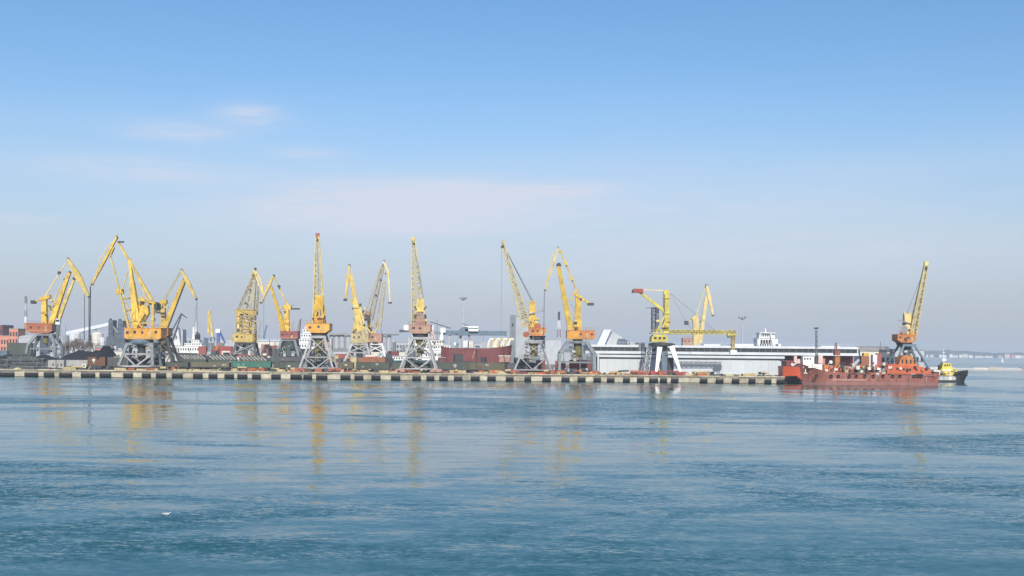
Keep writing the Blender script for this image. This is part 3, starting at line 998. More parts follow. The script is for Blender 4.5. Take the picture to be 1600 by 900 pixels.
def crane_yellow_front():
    c, p, s, a, b = jib_crane(499, 408, 'yellow portal crane with upright red tipped lattice jib seen end on', ((498.5, 507, 18, 2.6), (496, 370, 5, 1.0)), None,
                              (481, 517, 506, 520.5), 'orange_amber', ((488, 509), 527, (472, 524), 558), 'steel_light', 'lattice_cream', 'yellow_deep', lmat='lattice_cream', rc=.24, jdep0=1, jdep1=11)
    B('mast_plate', 'yellow_deep', c, ('span', p(493, 464.5, -3.2), p(505, 485, -2.6)))
    m = MB()
    for x in (495, 499, 503):
        m.beam(p(x, 484.5, -2.9), p(x + (x - 499) * .6, 496, -2.9), .5, .5)
    m.build('mast_strut', 'yellow_deep', c)
    B('winch_block', 'orange_amber', c, ('span', p(491, 494, -2.9), p(508, 505, 2)))
    B('mast_window', 'black', c, ('span', p(495.5, 497, -3.0), p(504, 499.5, -2.8)))
    for dd in (-1, 1):
        B('a_frame', 'yellow', c, ('beam', p(499 + dd * 9.5, 506, 2.5), p(499 + dd * 5, 462, 1.5), 2.4 * s, .6))
    B('a_frame_head', 'yellow', c, ('beam', p(493, 463, 1.5), p(505, 463, 1.5), .8, .8))
    rope(c, b, p(498, 463, 1.5), .05)
    B('lantern', 'olive', c, ('box', p(498, 546, -1), (2.2, 1.6, 2.2)))


def crane_pinkish():
    c, p, s, a, b = jib_crane(655, 408, 'pale portal crane with pinkish brown house and tall cream lattice jib', ((653.5, 508, 20, 2.8), (646.2, 376, 5, 1.0)), None,
                              (640, 673.5, 508, 521.5), 'house_pink', ((645, 669), 529, (627, 682), 559), 'steel_light', 'lattice_cream', 'yellow_pale', headmat='yellow_cream', rc=.2, jdep0=1, jdep1=11, bogie='house_pink')
    B('mast_plate', 'yellow_pale', c, ('span', p(651, 468, -3.2), p(662.5, 487, -2.6)))
    m = MB()
    for x in (653, 657, 661):
        m.beam(p(x, 486.5, -2.9), p(x + (x - 657) * .4, 498, -2.9), .45, .45)
    m.build('mast_strut', 'house_pink', c)
    B('winch_block', 'house_pink', c, ('span', p(649, 497, -2.9), p(666, 507.5, 2)))
    for sx in (-1, 1):
        B('mast_wing', 'steel_dark', c, ('beam', p(656.7 + sx * 5.5, 484, -3), p(656.7 + sx * 9.5, 479, -3), .5, .5))
    for dd in (-1, 1):
        B('a_frame', 'lattice_cream', c, ('beam', p(657 + dd * 9, 507, 2.5), p(657 + dd * 4, 466, 1.5), 2.2 * s, .6))
    rope(c, b, p(660, 466, 1.5), .06)
    rope(c, b + V((.4, 0, 0)), p(662, 468, 1.5), .06)
    m = MB()
    for k in range(16):      # the dense bracing and stair flights inside the portal
        z0 = DECK + 7 + random.uniform(0, 6)
        x0 = gx(657, 408) + random.uniform(-4, 4)
        y0 = 408 + random.uniform(-3, 3)
        m.beam((x0, y0, z0), (x0 + random.uniform(-3, 3), y0 + random.uniform(-1.5, 1.5), z0 + random.uniform(1, 3)), .22, .22)
    tag(m.build('stair_flights', 'off_white', c), kind='stuff')


def crane_leaning():
    c, p, s, a, b = jib_crane(832, 408, 'portal crane with cream lattice jib leaning left beside the white tower block', ((823.5, 512, 12, 2.4), (785, 380, 4, .9)), None,
                              (826, 852.5, 512.5, 525), 'orange', ((822, 846), 535, (804, 861), 558), 'steel_lilac', 'lattice_cream', 'yellow', jdep0=-1, jdep1=-6, n=18, rc=.22, headmat='lattice_drab', lmat='lattice_cream', core='olive')
    B('mast', 'yellow', c, ('beam', p(831.5, 512.5), p(831.8, 472), 11 * s, 2.6, 8.5 * s, 2.0))
    B('mast_head', 'yellow_dirty', c, ('box', p(831.8, 471.5), (2.2, 2.2, .7)))
    B('lever', 'steel_lilac', c, ('beam', p(814, 493.5, -1.6), p(851, 485, -1.6), 1.9 * s, .5, 1.5 * s, .4))
    rope(c, p(789, 388, -6), p(831, 471), .09, 'stay_rope')
    rope(c, p(787, 384, -6), p(833, 471), .07, 'stay_rope')
    B('rear_drum', 'brick_orange', c, ('tube', p(840, 509, -2), p(840, 509, 2), 1.1, None, 14))
    B('side_drum', 'brick_orange', c, ('tube', p(822, 522.5, -3), p(822, 522.5, 1), 1.1, None, 14))
    rope(c, p(783.5, 378, -6), p(783, 520, -6), .035)


def crane_hooked():
    Y = 408
    s = s_of(Y)
    c = thing('portal_crane', 'bright yellow portal crane with orange house left of the terminal, beak folded left', 'crane', (gx(900, Y), Y, DECK), 'portal cranes on the quay')
    p = lambda x, y, d=0: pt(x, y, Y + d)
    portal(c, Y, (888, 917), 535, (873, 928), 'steel_grey', .95, mid=566, brace='none', curved=True, core='olive', bogie='brick_orange')
    B('inner_column', 'olive', c, ('lathe', (gx(903, Y), Y, p(903, 558).z), [(1.3, 0), (1.5, 2), (1.4, 5.8)], 12))
    house(c, Y, 885, 928.5, 517, 530.5, 7, 'orange', 5, .12)
    B('house_front', 'orange_amber', c, ('span', p(886, 517.6, -3.62), p(905, 530, -3.55)))
    B('column', 'yellow', c, ('beam', p(902, 516.5), p(902.5, 500), 13 * s, 3.0, 11.5 * s, 2.8), ('beam', p(902.5, 500), p(903.5, 462), 9.5 * s, 2.4, 8.5 * s, 2.2))
    B('column_head', 'yellow', c, ('beam', p(896, 457), p(908, 466), 4.5 * s, 2.6))
    B('column_head_rig', 'yellow_dirty', c, ('beam', p(895, 462, -1.5), p(901, 454, -1.5), .9, .6))
    B('jib', 'yellow', c, ('beam', p(891.3, 515, -1), p(872.5, 416, -3), 9 * s, 2.0, 5.5 * s, 1.2))
    joint(c, p(873, 414.5, -3), .9)
    flyjib(c, p(872, 387, -3), p(852, 453, -6), 3.6 * s, 'yellow_dirty', 1.0, 2.2 * s, .3)
    m = MB()
    pts = [p(871, 389, -3), p(862, 401, -4), p(857.5, 420, -5), p(852.5, 452, -6)]
    for q, r in zip(pts, pts[1:]):
        m.tube(q, r, .14, None, 6)
    m.build('beak_chord', 'yellow_cream', c)
    B('tie_rod', 'yellow', c, ('beam', p(875.5, 392, -3), p(902, 457), 2.0 * s, .5))
    for (x, y) in ((875.8, 393), (884, 412), (893.5, 435.5)):
        B('rod_clamp', 'yellow_dirty', c, ('box', p(x, y, -2.5), (1.2, .9, 1.1)))
    B('counterweight_lever', 'yellow', c, ('beam', p(900, 461, -1), p(921, 474, -1), 3.4 * s, 1.0))
    B('counterweight', 'steel_dark', c, ('span', p(918.5, 473, -2.4), p(927, 477.5, 1)))
    rope(c, p(850.5, 455, -6), p(849.5, 534, -6), .10)
    B('hook_block', 'steel_dark', c, ('box', p(849.5, 535, -6), (.7, .5, 1.3)))
    B('spur', 'yellow_dirty', c, ('beam', p(876, 464, -2), p(883, 463, -2), .4, .4))


def crane_loader():
    Y = 408
    s = s_of(Y)
    c = thing('loading_crane', 'lemon yellow loading crane on white legs with long level gantry arm', 'crane', (gx(1037, Y), Y, DECK), 'portal cranes on the quay')
    p = lambda x, y, d=0: pt(x, y, Y + d)
    zt = p(1035, 541).z
    zb = DECK + 1.2
    for (xt, xb, yt, yb, mt) in ((1029, 1023, -3, -4.6, 'white'), (1047, 1060.5, -3, -4.6, 'white'), (1017, 1005, 3, 4.6, 'steel_light'), (1040, 1046, 3, 4.6, 'steel_grey')):
        B('leg', mt, c, ('beam', V((gx(xt, Y), Y + yt, zt)), V((gx(xb, Y), Y + yb, zb)), 8.0 * s, 1.5, 3.6 * s, 1.0))
        bo = B('bogie', 'red', c, ('span', (gx(xb, Y) - 2.0, Y + yb - .5, DECK + .35), (gx(xb, Y) + 2.0, Y + yb + .5, DECK + 1.3)))
        for k in (-1.4, -.5, .5, 1.4):
            MB().tube((gx(xb, Y) + k, Y + yb - .7, DECK + .42), (gx(xb, Y) + k, Y + yb + .7, DECK + .42), .36, None, 10).build('wheel', 'steel_dark', bo)
    B('electrics_room', 'steel_blue', c, ('span', (gx(1033, Y), Y - 1.5, DECK + .3), (gx(1042, Y), Y + 2.5, zt)))
    B('dark_screen', 'steel_dark', c, ('span', (gx(1044, Y), Y + .5, DECK + .3), (gx(1053, Y), Y + 2.5, DECK + 6.2)))
    B('sill_beam', 'red', c, ('span', (gx(1006, Y), Y - 4.9, DECK + 1.32), (gx(1062, Y), Y - 4.3, DECK + 1.62)))
    truss(c, 'stair_tower', V((gx(1009, Y), Y - 1, DECK)), V((gx(1014, Y), Y - 1, zt)), 1.7, 1.7, 1.7, 1.7, 6, .1, .08, 'white_grey')
    B('turntable', 'steel_dark', c, ('lathe', (gx(1033.5, Y), Y, zt), [(4.5, 0), (4.7, .35), (4.7, .9), (3.4, 1.2)], 22))
    B('machine_house', 'yellow_lemon', c, ('prism', [p(1018, 534, -3), p(1043.5, 534, -3), p(1044, 527, -3), p(1040, 523, -3), p(1022, 523, -3), p(1018, 527, -3)], (0, 6, 0)))
    for k in range(3):
        B('window', 'glass', c, ('span', p(1022 + k * 7, 526.5, -3.06), p(1026 + k * 7, 530, -2.98)))
    B('platform', 'yellow_lemon', c, ('span', p(1018, 519.5, -3.4), p(1045, 521.7, 3.4)))
    m = MB()
    for k in range(10):
        m.tube(p(1018 + k * 3, 519.5, -3.3), p(1018 + k * 3, 515, -3.3), .04, None, 4)
    m.tube(p(1018, 515, -3.3), p(1045, 515, -3.3), .05, None, 4)
    tag(m.build('railing', 'yellow_lemon', c), kind='stuff')
    B('mast', 'yellow_lemon', c, ('beam', p(1040.5, 521), p(1041, 453.5), 8.6 * s, 2.0, 7.8 * s, 1.8))
    B('mast_ladder', 'olive', c, ('beam', p(1038, 515, -1.05), p(1038.2, 460, -1.05), .5, .15))
    for y in (466, 490):
        B('mast_platform', 'yellow_lemon', c, ('box', p(1043, y), (3.6, 2.8, .18)))
    for dd in (-1.2, 1.2):
        B('mast_brace', 'yellow_lemon', c, ('beam', p(1025, 521, dd), p(1039, 492, dd), 2.4 * s, .5), ('beam', p(1031, 521, dd), p(1039.5, 502, dd), 1.8 * s, .4))
    B('jib', 'yellow_lemon', c, ('beam', p(1038, 486, -.5), p(999, 456, -.8), 4.8 * s, 1.2, 3.6 * s, .9))
    B('jib_head', 'red', c, ('span', p(990, 451, -1.9), p(1004, 458, .4)))
    B('jib_head_motor', 'steel_dark', c, ('span', p(988, 453, -1.8), p(990.4, 458, .3)))
    B('jib_tie', 'yellow_cream', c, ('beam', p(1003, 452.5, -.7), p(1039, 454, -.2), 1.1 * s, .25))
    truss(c, 'cable_tower', p(1021.5, 520, 1), p(1021.5, 481, 1), 6.5 * s, 6.5 * s, 1.6, 1.6, 7, .13, .10, 'steel_dark')
    truss(c, 'cable_ladder', p(1028.5, 520, 2), p(1027.5, 481, 2), 3 * s, 2.4 * s, .9, .9, 8, .09, .06, 'steel_grey')
    B('tower_cap', 'steel_grey', c, ('beam', p(1010, 481, 1), p(1025, 481, 1), .35, .8))
    truss(c, 'arm', p(1045, 518.7), p(1149, 519.2), 6.2 * s, 5.6 * s, 1.6, 1.5, 26, .14, .10, 'yellow_lemon')
    B('arm_walkway', 'olive', c, ('span', p(1045, 519.6, -.5), p(1149, 520.4, .5)))
    B('arm_end_frame', 'yellow_lemon', c, ('span', p(1137, 522, -1.2), p(1149.5, 524.5, 1.2)))
    B('end_winch', 'olive', c, ('span', p(1138, 524.5, -1), p(1143, 528, 1)))
    truss(c, 'chute', p(1145.5, 523), p(1145, 547), 4.6 * s, 4.2 * s, 1.0, 1.0, 6, .14, .1, 'yellow_dirty')
    B('chute_hood', 'white', c, ('span', p(1141.5, 547, -1.2), p(1149.5, 553.5, 1.0)))
    rope(c, p(1047, 458), p(1117, 516), .05, 'stay_rope')
    rope(c, p(1047, 458), p(1080, 516), .035, 'stay_rope')


def crane_twin(px, label, spec):
    Y = spec['Y']
    s = s_of(Y)
    c = thing('portal_crane', label, 'crane', (gx(px, Y), Y, DECK), 'portal cranes on the quay')
    p = lambda x, y, d=0: pt(x, y, Y + d)
    portal(c, Y, spec['top'], 538, spec['bot'], spec['pm'], .85, mid=551, brace='VX', core='steel_dark')
    house(c, Y, *spec['house'], 6, spec['hm'], 3, .1)
    return c, p, s


def cranes_pair():
    c, p, s = crane_twin(562, 'pale yellow portal crane of the crossing pair, beak hanging to the left', dict(Y=527, top=(551, 574), bot=(539, 583), pm='steel_light', house=(549.5, 577, 521, 536), hm='lattice_drab'))
    B('jib', 'yellow_pale', c, ('beam', p(563, 518, -1), p(555, 470, -1.5), 12 * s, 2, 8 * s, 1.6), ('beam', p(555, 470, -1.5), p(547, 428, -2), 6 * s, 1.3, 3.6 * s, .9))
    B('column', 'yellow_pale', c, ('beam', p(557, 518, 1), p(560, 478, 1), 12 * s, 2.2, 7 * s, 1.8))
    B('counterweight_lever', 'yellow_pale', c, ('beam', p(548, 468, 1), p(574, 500, 1), 5 * s, 1.2))
    B('counterweight', 'steel_dark', c, ('span', p(569, 492, 0), p(578, 501, 2.4)))
    for dd in (-1.5, 1.5):
        B('luffing_strut', 'yellow_cream', c, ('beam', p(562, 480, dd), p(577, 534, dd), 2.6 * s, .5))
        B('luffing_strut', 'yellow_cream', c, ('beam', p(560, 534, dd), p(571, 505, dd), 2.2 * s, .5))
    flyjib(c, p(546, 415, -2), p(540, 468, -4), 5.0 * s, 'yellow_pale', 1.3, 2.6 * s, .35)
    B('beak_nose', 'steel_dark', c, ('box', p(539.5, 468.5, -4), (1.5, 1.0, 1.1)))
    B('tie_rod', 'yellow_cream', c, ('beam', p(548.5, 419, -2), p(560, 478, 1), 1.2 * s, .35))
    for (x, y) in ((552, 482), (556, 470), (563, 476), (559, 503), (546, 430)):
        joint(c, p(x, y, -1.5), .6)
    c, p, s = crane_twin(588, 'drab lattice portal crane of the crossing pair, beak hanging to the right', dict(Y=533, top=(577, 598), bot=(570, 607), pm='white_grey', house=(572, 597.5, 522, 536), hm='house_pink'))
    truss(c, 'jib', p(578, 500, -1), p(599.5, 413, -2), 8 * s, 3.2 * s, 1.8, .9, 14, .17, .1, 'lattice_drab')
    truss(c, 'front_jib', p(591.5, 512, -2), p(600.5, 440, -2), 8 * s, 4 * s, 1.4, .8, 11, .13, .09, 'lattice_drab', 'lattice_cream')
    B('column', 'yellow_cream', c, ('beam', p(579, 522, 1), p(575, 490, 1), 6 * s, 1.8, 4 * s, 1.4))
    for dd in (-1.5, 1.5):
        B('luffing_strut', 'yellow_pale', c, ('beam', p(578, 534, dd), p(594, 505, dd), 2.4 * s, .5))
        B('luffing_strut', 'lattice_cream', c, ('beam', p(572, 510, dd), p(590, 534, dd), 1.8 * s, .4))
    B('winch_box', 'house_pink', c, ('span', p(570, 486, -1), p(580, 495, 1.5)))
    B('tie_rod', 'lattice_drab', c, ('beam', p(597, 413, -2), p(572, 486), 1.3 * s, .35))
    for dd in (-.8, .8):
        B('fly_jib', 'lattice_cream', c, ('beam', p(599, 408, dd - 2), p(606.5, 424, dd - 2.5), 2 * s, .4, 2.8 * s, .4), ('beam', p(606.5, 424, dd - 2.5), p(609.5, 472, dd - 4), 2.8 * s, .4, 1.8 * s, .3))
    B('fly_jib_brace', 'lattice_drab', c, ('beam', p(600, 413, -2), p(608, 440, -3), 1.4 * s, 1.2), ('beam', p(602, 430, -2.4), p(608.5, 428, -2.6), 1.4 * s, 1.0))
    B('beak_nose', 'steel_dark', c, ('box', p(609.5, 473, -4), (1.6, 1.2, .8)))
    for (x, y) in ((600, 408), (599.5, 415), (595, 438), (588, 462), (603, 428)):
        joint(c, p(x, y, -2), .5)


def crane_far():
    Y = 705
    s = s_of(Y)
    c = thing('portal_crane', 'cream yellow portal crane rising behind the white terminal roof', 'crane', (gx(1087, Y), Y, DECK), 'portal cranes on the quay')
    p = lambda x, y, d=0: pt(x, y, Y + d)
    portal(c, Y, (1080, 1094), 541, (1075, 1100), 'steel_grey', .95, brace='none', core=None)
    B('column', 'yellow_cream', c, ('beam', p(1088, 541), p(1086.5, 494), 9.5 * s, 3.2, 8.5 * s, 2.6))
    B('column_head', 'yellow_cream', c, ('beam', p(1080.5, 499), p(1090, 492), 4 * s, 3.0))
    house(c, Y, 1067, 1085, 528.5, 540, 6, 'house_pink', 3, .1, doff=3)
    B('jib', 'yellow_cream', c, ('beam', p(1093.5, 536, -1), p(1104, 463, -2), 6 * s, 2, 4.4 * s, 1.4))
    flyjib(c, p(1104, 446, -2), p(1114, 492, -4), 5.5 * s, 'yellow_cream', 1.6, 2.6 * s, .36)
    B('crown', 'steel_dark', c, ('box', p(1104, 447.5, -2), (1.6, 1.4, 2.0)))
    B('tie_rod', 'lattice_cream', c, ('beam', p(1102, 449, -2), p(1087, 493), 1.2 * s, .4))
    B('counterweight', 'steel_dark', c, ('box', p(1072.5, 504.5), (2.4, 2.4, 2.4)))
    B('counterweight_lever', 'yellow_cream', c, ('beam', p(1086, 496), p(1073, 504), 1.4 * s, .6))
    joint(c, p(1096.5, 503, -1.5), 1.0)
    rope(c, p(1097, 503, -1), p(1117, 521, 6), .08)


def crane_pier():
    c, p, s, a, b = jib_crane(1418, 433, 'portal crane with cream jib standing at the pier end behind the red ship', ((1425.5, 523, 10, 2.4), (1447, 414, 5, .9)), None,
                              (1398, 1427, 523, 535.5), 'orange', ((1408, 1426), 540, (1386, 1448), 565), 'steel_blue', 'lattice_cream', 'yellow_cream', jdep0=-1, jdep1=-5, n=18, rc=.23, headmat='yellow_cream', brace='none', core='steel_green', hy=6, bogie='steel_dark')
    B('mast', 'yellow_cream', c, ('beam', p(1419.5, 523), p(1417, 490), 15 * s, 2.6, 10 * s, 2.0))
    B('mast_horn', 'yellow_cream', c, ('beam', p(1413.5, 492, -.8), p(1413.5, 487, -.8), .6, .6), ('beam', p(1421, 492, -.8), p(1421, 487, -.8), .6, .6))
    B('lever', 'steel_lilac', c, ('beam', p(1403, 500, -1.6), p(1432, 508, -1.6), 1.2 * s, .4))
    B('side_tank', 'steel_lilac', c, ('tube', p(1412, 515, -3), p(1412, 515, 2), 1.6, None, 14))
    B('mast_door', 'steel_dark', c, ('span', p(1413, 528, -3.35), p(1417, 533, -3.2)))
    rope(c, b, p(1417, 489), .06)


DRESS = {'leftmost': (540, (62, 92, 470, 512), 14), 'big amber': (409, (205, 246, 470, 512), 22), 'partly behind': (470, (250, 262, 474, 510), 8), 'rust streaked': (530, (369, 402, 486, 528), 26),
         'slim yellow': (528, (441, 455, 480, 516), 9), 'upright red': (408, (490, 508, 488, 506), 10), 'beak hanging to the left': (527, (552, 572, 478, 520), 16), 'beak hanging to the right': (533, (572, 596, 498, 522), 14),
         'pinkish brown': (408, (648, 666, 490, 507), 10), 'leaning left': (408, (820, 842, 478, 512), 12), 'bright yellow': (408, (890, 910, 458, 515), 12), 'lemon': (408, (1020, 1046, 500, 522), 12), 'pier end': (433, (1408, 1430, 492, 522), 12)}
crane_left()
crane_amber()
crane_behind_amber()
crane_rusty()
crane_red()
crane_yellow_front()
cranes_pair()
crane_pinkish()
crane_leaning()
crane_hooked()
crane_loader()
crane_far()
crane_pier()
for _o in [o for o in COL.objects if o.get('category') == 'crane']:
    for _k, (_Y, _bx, _n) in DRESS.items():
        if _k in _o['label']:
            fittings(_o, _Y, (_bx[0], _bx[1], 532 if _Y < 450 else 534, 566 if _Y < 450 else 552), 16, ['steel_dark', 'olive', 'steel_grey', 'steel_dark', 'lattice_drab', 'pale_grey'], _n * 17 + 3, 3.0)
            fittings(_o, _Y, _bx, _n, ['yellow_dirty', 'yellow_dirty', 'steel_dark', 'lattice_drab', 'yellow_pale', 'lattice_cream'], _n * 13 + int(_bx[0]))

# ------------------------------------------------------------------ the long white terminal
def terminal():
    Y = 427
    s = s_of(Y)
    t = thing('terminal_building', 'long white terminal building with a dark ribbon of windows under its flat roof', 'building', (gx(1130, Y), Y, DECK))
    p = lambda x, y, d=0: pt(x, y, Y + d)
    zl = lambda y: p(1130, y).z
    z_roof, z_win1, z_win0, z_band0 = zl(540.2), zl(543.8), zl(550), zl(554.2)
    xa, xb, xc, xd = gx(917, Y), gx(1000, Y), gx(1225, Y), gx(1341, Y)
    D = 26
    # upper storey
    B('upper_core', 'white_grey', t, ('span', (xa + .4, Y + .9, z_band0 + .1), (xd - .4, Y + D, z_roof - .1)))
    B('roof_band', 'terminal_white', t, ('span', (xa, Y, z_win1), (xd, Y + D + .3, z_roof)))
    B('sill_band', 'terminal_white', t, ('span', (xa - .6, Y - .6, z_band0), (xd, Y + .8, z_win0)))
    B('end_wall', 'terminal_white', t, ('span', (xd - .35, Y + .1, z_win0 + .004), (xd - .004, Y + D, z_win1 - .004)))
    n = 44
    x0, x1 = xa + .6, xd - .4
    pane = None
    for i in range(n):
        a, b = x0 + (x1 - x0) * i / n + .07, x0 + (x1 - x0) * (i + 1) / n - .07
        if pane is None:
            pane = B('pane', 'glass_band', t, ('span', (a, Y + .45, z_win0), (b, Y + .6, z_win1)))
        else:
            o = pane.copy()
            COL.objects.link(o)
            o.parent = t
            o.location.x = (x1 - x0) * i / n
            o.location.y = random.choice((0, 0, .08, .16))
    mul = None
    for i in range(n + 1):
        x = x0 + (x1 - x0) * i / n
        if mul is None:
            mul = B('mullion', 'steel_grey', t, ('span', (x - .06, Y + .2, z_win0), (x + .06, Y + .62, z_win1)))
        else:
            o = mul.copy()
            COL.objects.link(o)
            o.parent = t
            o.location.x = x - x0
    # lower storey: ledge, shadow gap and plain wall in large panels
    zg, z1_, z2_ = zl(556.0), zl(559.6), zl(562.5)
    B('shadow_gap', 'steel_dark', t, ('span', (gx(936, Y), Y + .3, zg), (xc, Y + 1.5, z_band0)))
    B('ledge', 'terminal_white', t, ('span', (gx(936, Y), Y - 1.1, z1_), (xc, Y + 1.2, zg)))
    B('ledge_shade_strip', 'pale_grey', t, ('span', (gx(937, Y), Y + .2, z2_), (xc, Y + 1.2, z1_)))  # greyer strip, the shade line under the ledge put into the colour
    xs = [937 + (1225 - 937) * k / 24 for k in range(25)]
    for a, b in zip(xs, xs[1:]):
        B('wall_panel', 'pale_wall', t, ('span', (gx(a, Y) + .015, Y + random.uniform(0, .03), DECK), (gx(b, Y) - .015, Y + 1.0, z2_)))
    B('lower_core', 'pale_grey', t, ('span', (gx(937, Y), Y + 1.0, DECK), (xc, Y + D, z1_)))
    B('corner_pier', 'terminal_white', t, ('span', (gx(933.5, Y), Y - .5, DECK), (gx(936, Y), Y + .6, z_band0)))
    B('under_wall', 'house_red', t, ('span', (gx(1240, Y), Y + 6, DECK), (xd, Y + D, z_band0)))
    # the joint between the two wings, where the facade steps
    B('wing_joint', 'steel_grey', t, ('span', (gx(998, Y), Y - .4, z_win0 - .5), (gx(1007, Y), Y + .44, z_roof + .8)))
    B('joint_box', 'steel_light', t, ('span', (gx(985, Y), Y + 2, z_roof), (gx(999, Y), Y + 6, z_roof + 1.1)))
    # a slanting white fin and a shallow pitched skylight on the roof
    B('roof_fin', 'terminal_white', t, ('prism', [p(932.5, 539, 4), p(944.5, 539, 4), p(955, 515, 4), p(943.3, 515, 4)], (0, 5, 0)))
    B('skylight', 'pale_grey', t, ('prism', [p(946, 540, 9), p(992, 540, 9), p(957, 517.5, 9)], (0, 8, 0)))
    for k, (a, b, h) in enumerate(((1104, 1130, .5), (1148, 1183, .7), (1222, 1226, 1.0), (1290, 1320, .3))):
        B('roof_plant', 'white_grey', t, ('span', (gx(a, Y), Y + 6, z_roof), (gx(b, Y), Y + 11, z_roof + h)))
    m = MB()
    for k in range(60):
        x = xa + (xd - xa) * k / 59
        m.tube((x, Y + .5, z_roof), (x, Y + .5, z_roof + .9), .035, None, 4, False)
    m.tube((xa, Y + .5, z_roof + .9), (xd, Y + .5, z_roof + .9), .04, None, 4, False)
    tag(m.build('roof_railing', 'white_grey', t), kind='stuff')


terminal()


def block(name, label, cat, px0, px1, ytop, Y, depth, mat, ybot=None, roof=None, windows=None, roofmat='shed_roof', group=None, wmat='glass', roof_h=.18):
    """a plain building: wall, roof and a grid of window parts"""
    a, b = pt(px0, ytop, Y), pt(px1, ytop, Y)
    z0 = DECK if ybot is None else pt(px0, ybot, Y).z
    t = thing(name, label, cat, ((a.x + b.x) / 2, Y, z0), group)
    z1 = a.z
    B('wall', mat, t, ('span', (a.x, Y, z0), (b.x, Y + depth, z1)))
    if roof == 'gable':
        B('roof', roofmat, t, ('prism', [(a.x - .4, Y - .5, z1), (b.x + .4, Y - .5, z1), (b.x + .4, Y + depth / 2, z1 + roof_h * depth), (a.x - .4, Y + depth / 2, z1 + roof_h * depth)], (0, .4, .3)),
          ('prism', [(a.x - .4, Y + depth + .5, z1), (b.x + .4, Y + depth + .5, z1), (b.x + .4, Y + depth / 2, z1 + roof_h * depth), (a.x - .4, Y + depth / 2, z1 + roof_h * depth)], (0, -.4, .3)))
    elif roof == 'barrel':
        pts = [(a.x + (b.x - a.x) * (.5 - .5 * math.cos(math.pi * k / 10)), Y - .2, z1 + (b.x - a.x) * roof_h * math.sin(math.pi * k / 10)) for k in range(11)]
        B('roof', roofmat, t, ('prism', pts, (0, depth + .4, 0)))
    else:
        B('roof', roofmat, t, ('span', (a.x - .2, Y - .2, z1 + .004), (b.x + .2, Y + depth + .2, z1 + .4)))
    if windows:
        nx, nz, zlo, zhi = windows
        W, H = b.x - a.x, z1 - z0
        for i in range(nx):
            for j in range(nz):
                cx = a.x + W * (i + .5) / nx
                cz = z0 + H * (zlo + (zhi - zlo) * (j + .5) / nz)
                hw, hh = W / nx * .28, H * (zhi - zlo) / nz * .3
                B('window', wmat, t, ('span', (cx - hw, Y - .06, cz - hh), (cx + hw, Y + .04, cz + hh)))
    return t


# tall pale block and its lower wing behind the leaning crane
t = block('elevator_building', 'tall pale windowless tower block behind the leaning crane', 'building', 798, 829, 494, 700, 26, 'silo_grey')
a = pt(798, 494, 700)
b = pt(806, 494, 700)
B('side_shade_strip', 'steel_grey', t, ('span', (a.x - .5, 699.2, DECK), (b.x, 699.98, a.z + .8)))  # darker grey panel paints in the block's shaded side face
B('slot_window', 'black', t, ('span', (pt(800, 505, 699).x, 698.9, pt(800, 510, 699).z), (pt(802, 505, 699).x, 699.18, pt(800, 505, 699).z)))
block('low_store', 'low pale grey store between the leaning crane and the bright yellow crane', 'building', 852, 877, 531, 700, 20, 'pale_grey')
block('pier_shed', 'low pale shed on the pier between terminal and pier crane', 'building', 1344, 1392, 548, 455, 8, 'off_white', roof='gable', windows=(6, 1, .4, .8))
block('pier_store', 'small grey white store behind the legs of the pier crane', 'building', 1396, 1444, 547, 452, 8, 'pale_grey', windows=(7, 1, .45, .8))

# ------------------------------------------------------------------ buildings, tanks and plants at the back
block('brick_office', 'salmon pink stepped building at the far left edge', 'building', -12, 14, 525, 760, 18, 'salmon', windows=(6, 2, .25, .9))
block('brick_tower', 'salmon pink tower of the stepped building beside the grey shed', 'building', 14.5, 28, 514, 758, 12, 'salmon', windows=(3, 3, .2, .95))
block('rust_store', 'dark red brown store at the left picture edge behind the salmon building', 'building', -14, 4, 508, 900, 20, 'hull_maroon', windows=(3, 2, .5, .9))
block('grey_shed', 'grey barrel roofed shed between the salmon tower and the leftmost crane', 'shed', 29, 62, 527, 740, 20, 'pale_grey', roof='barrel', roof_h=.10, roofmat='silo_grey', windows=(6, 1, .3, .6))


def tank(px0, px1, ytop, Y, label, mat='white_grey', dome=.12, name='storage_tank', cat='tank', group='storage tanks'):
    a, b = pt(px0, ytop, Y), pt(px1, ytop, Y)
    r = (b.x - a.x) / 2
    cx = (a.x + b.x) / 2
    h = a.z - DECK
    t = thing(name, label, cat, (cx, Y + r, DECK), group)
    B('shell', mat, t, ('lathe', (cx, Y + r, DECK), [(r, 0), (r, h * .5), (r * .995, h)], 24), smooth=False)
    B('dome', mat, t, ('lathe', (cx, Y + r, DECK + h), [(r * 1.02, 0), (r * .9, r * dome * .5), (r * .5, r * dome * .9), (r * .02, r * dome)], 24))
    m = MB()
    for k in range(4):
        m.tube((cx + r * .3, Y + r - r * .96 - .1, DECK + h * k / 4), (cx + r * .5, Y + r - r * .88 - .2, DECK + h * (k + 1) / 4), .12, None, 5)
    m.build('stair', 'steel_light', t)
    for k in range(1, 4):
        B('hoop', 'pale_grey', t, ('lathe', (cx, Y + r, DECK + h * k / 4), [(r + .03, 0), (r + .10, .1), (r + .10, .3), (r + .03, .4)], 24))
    return t


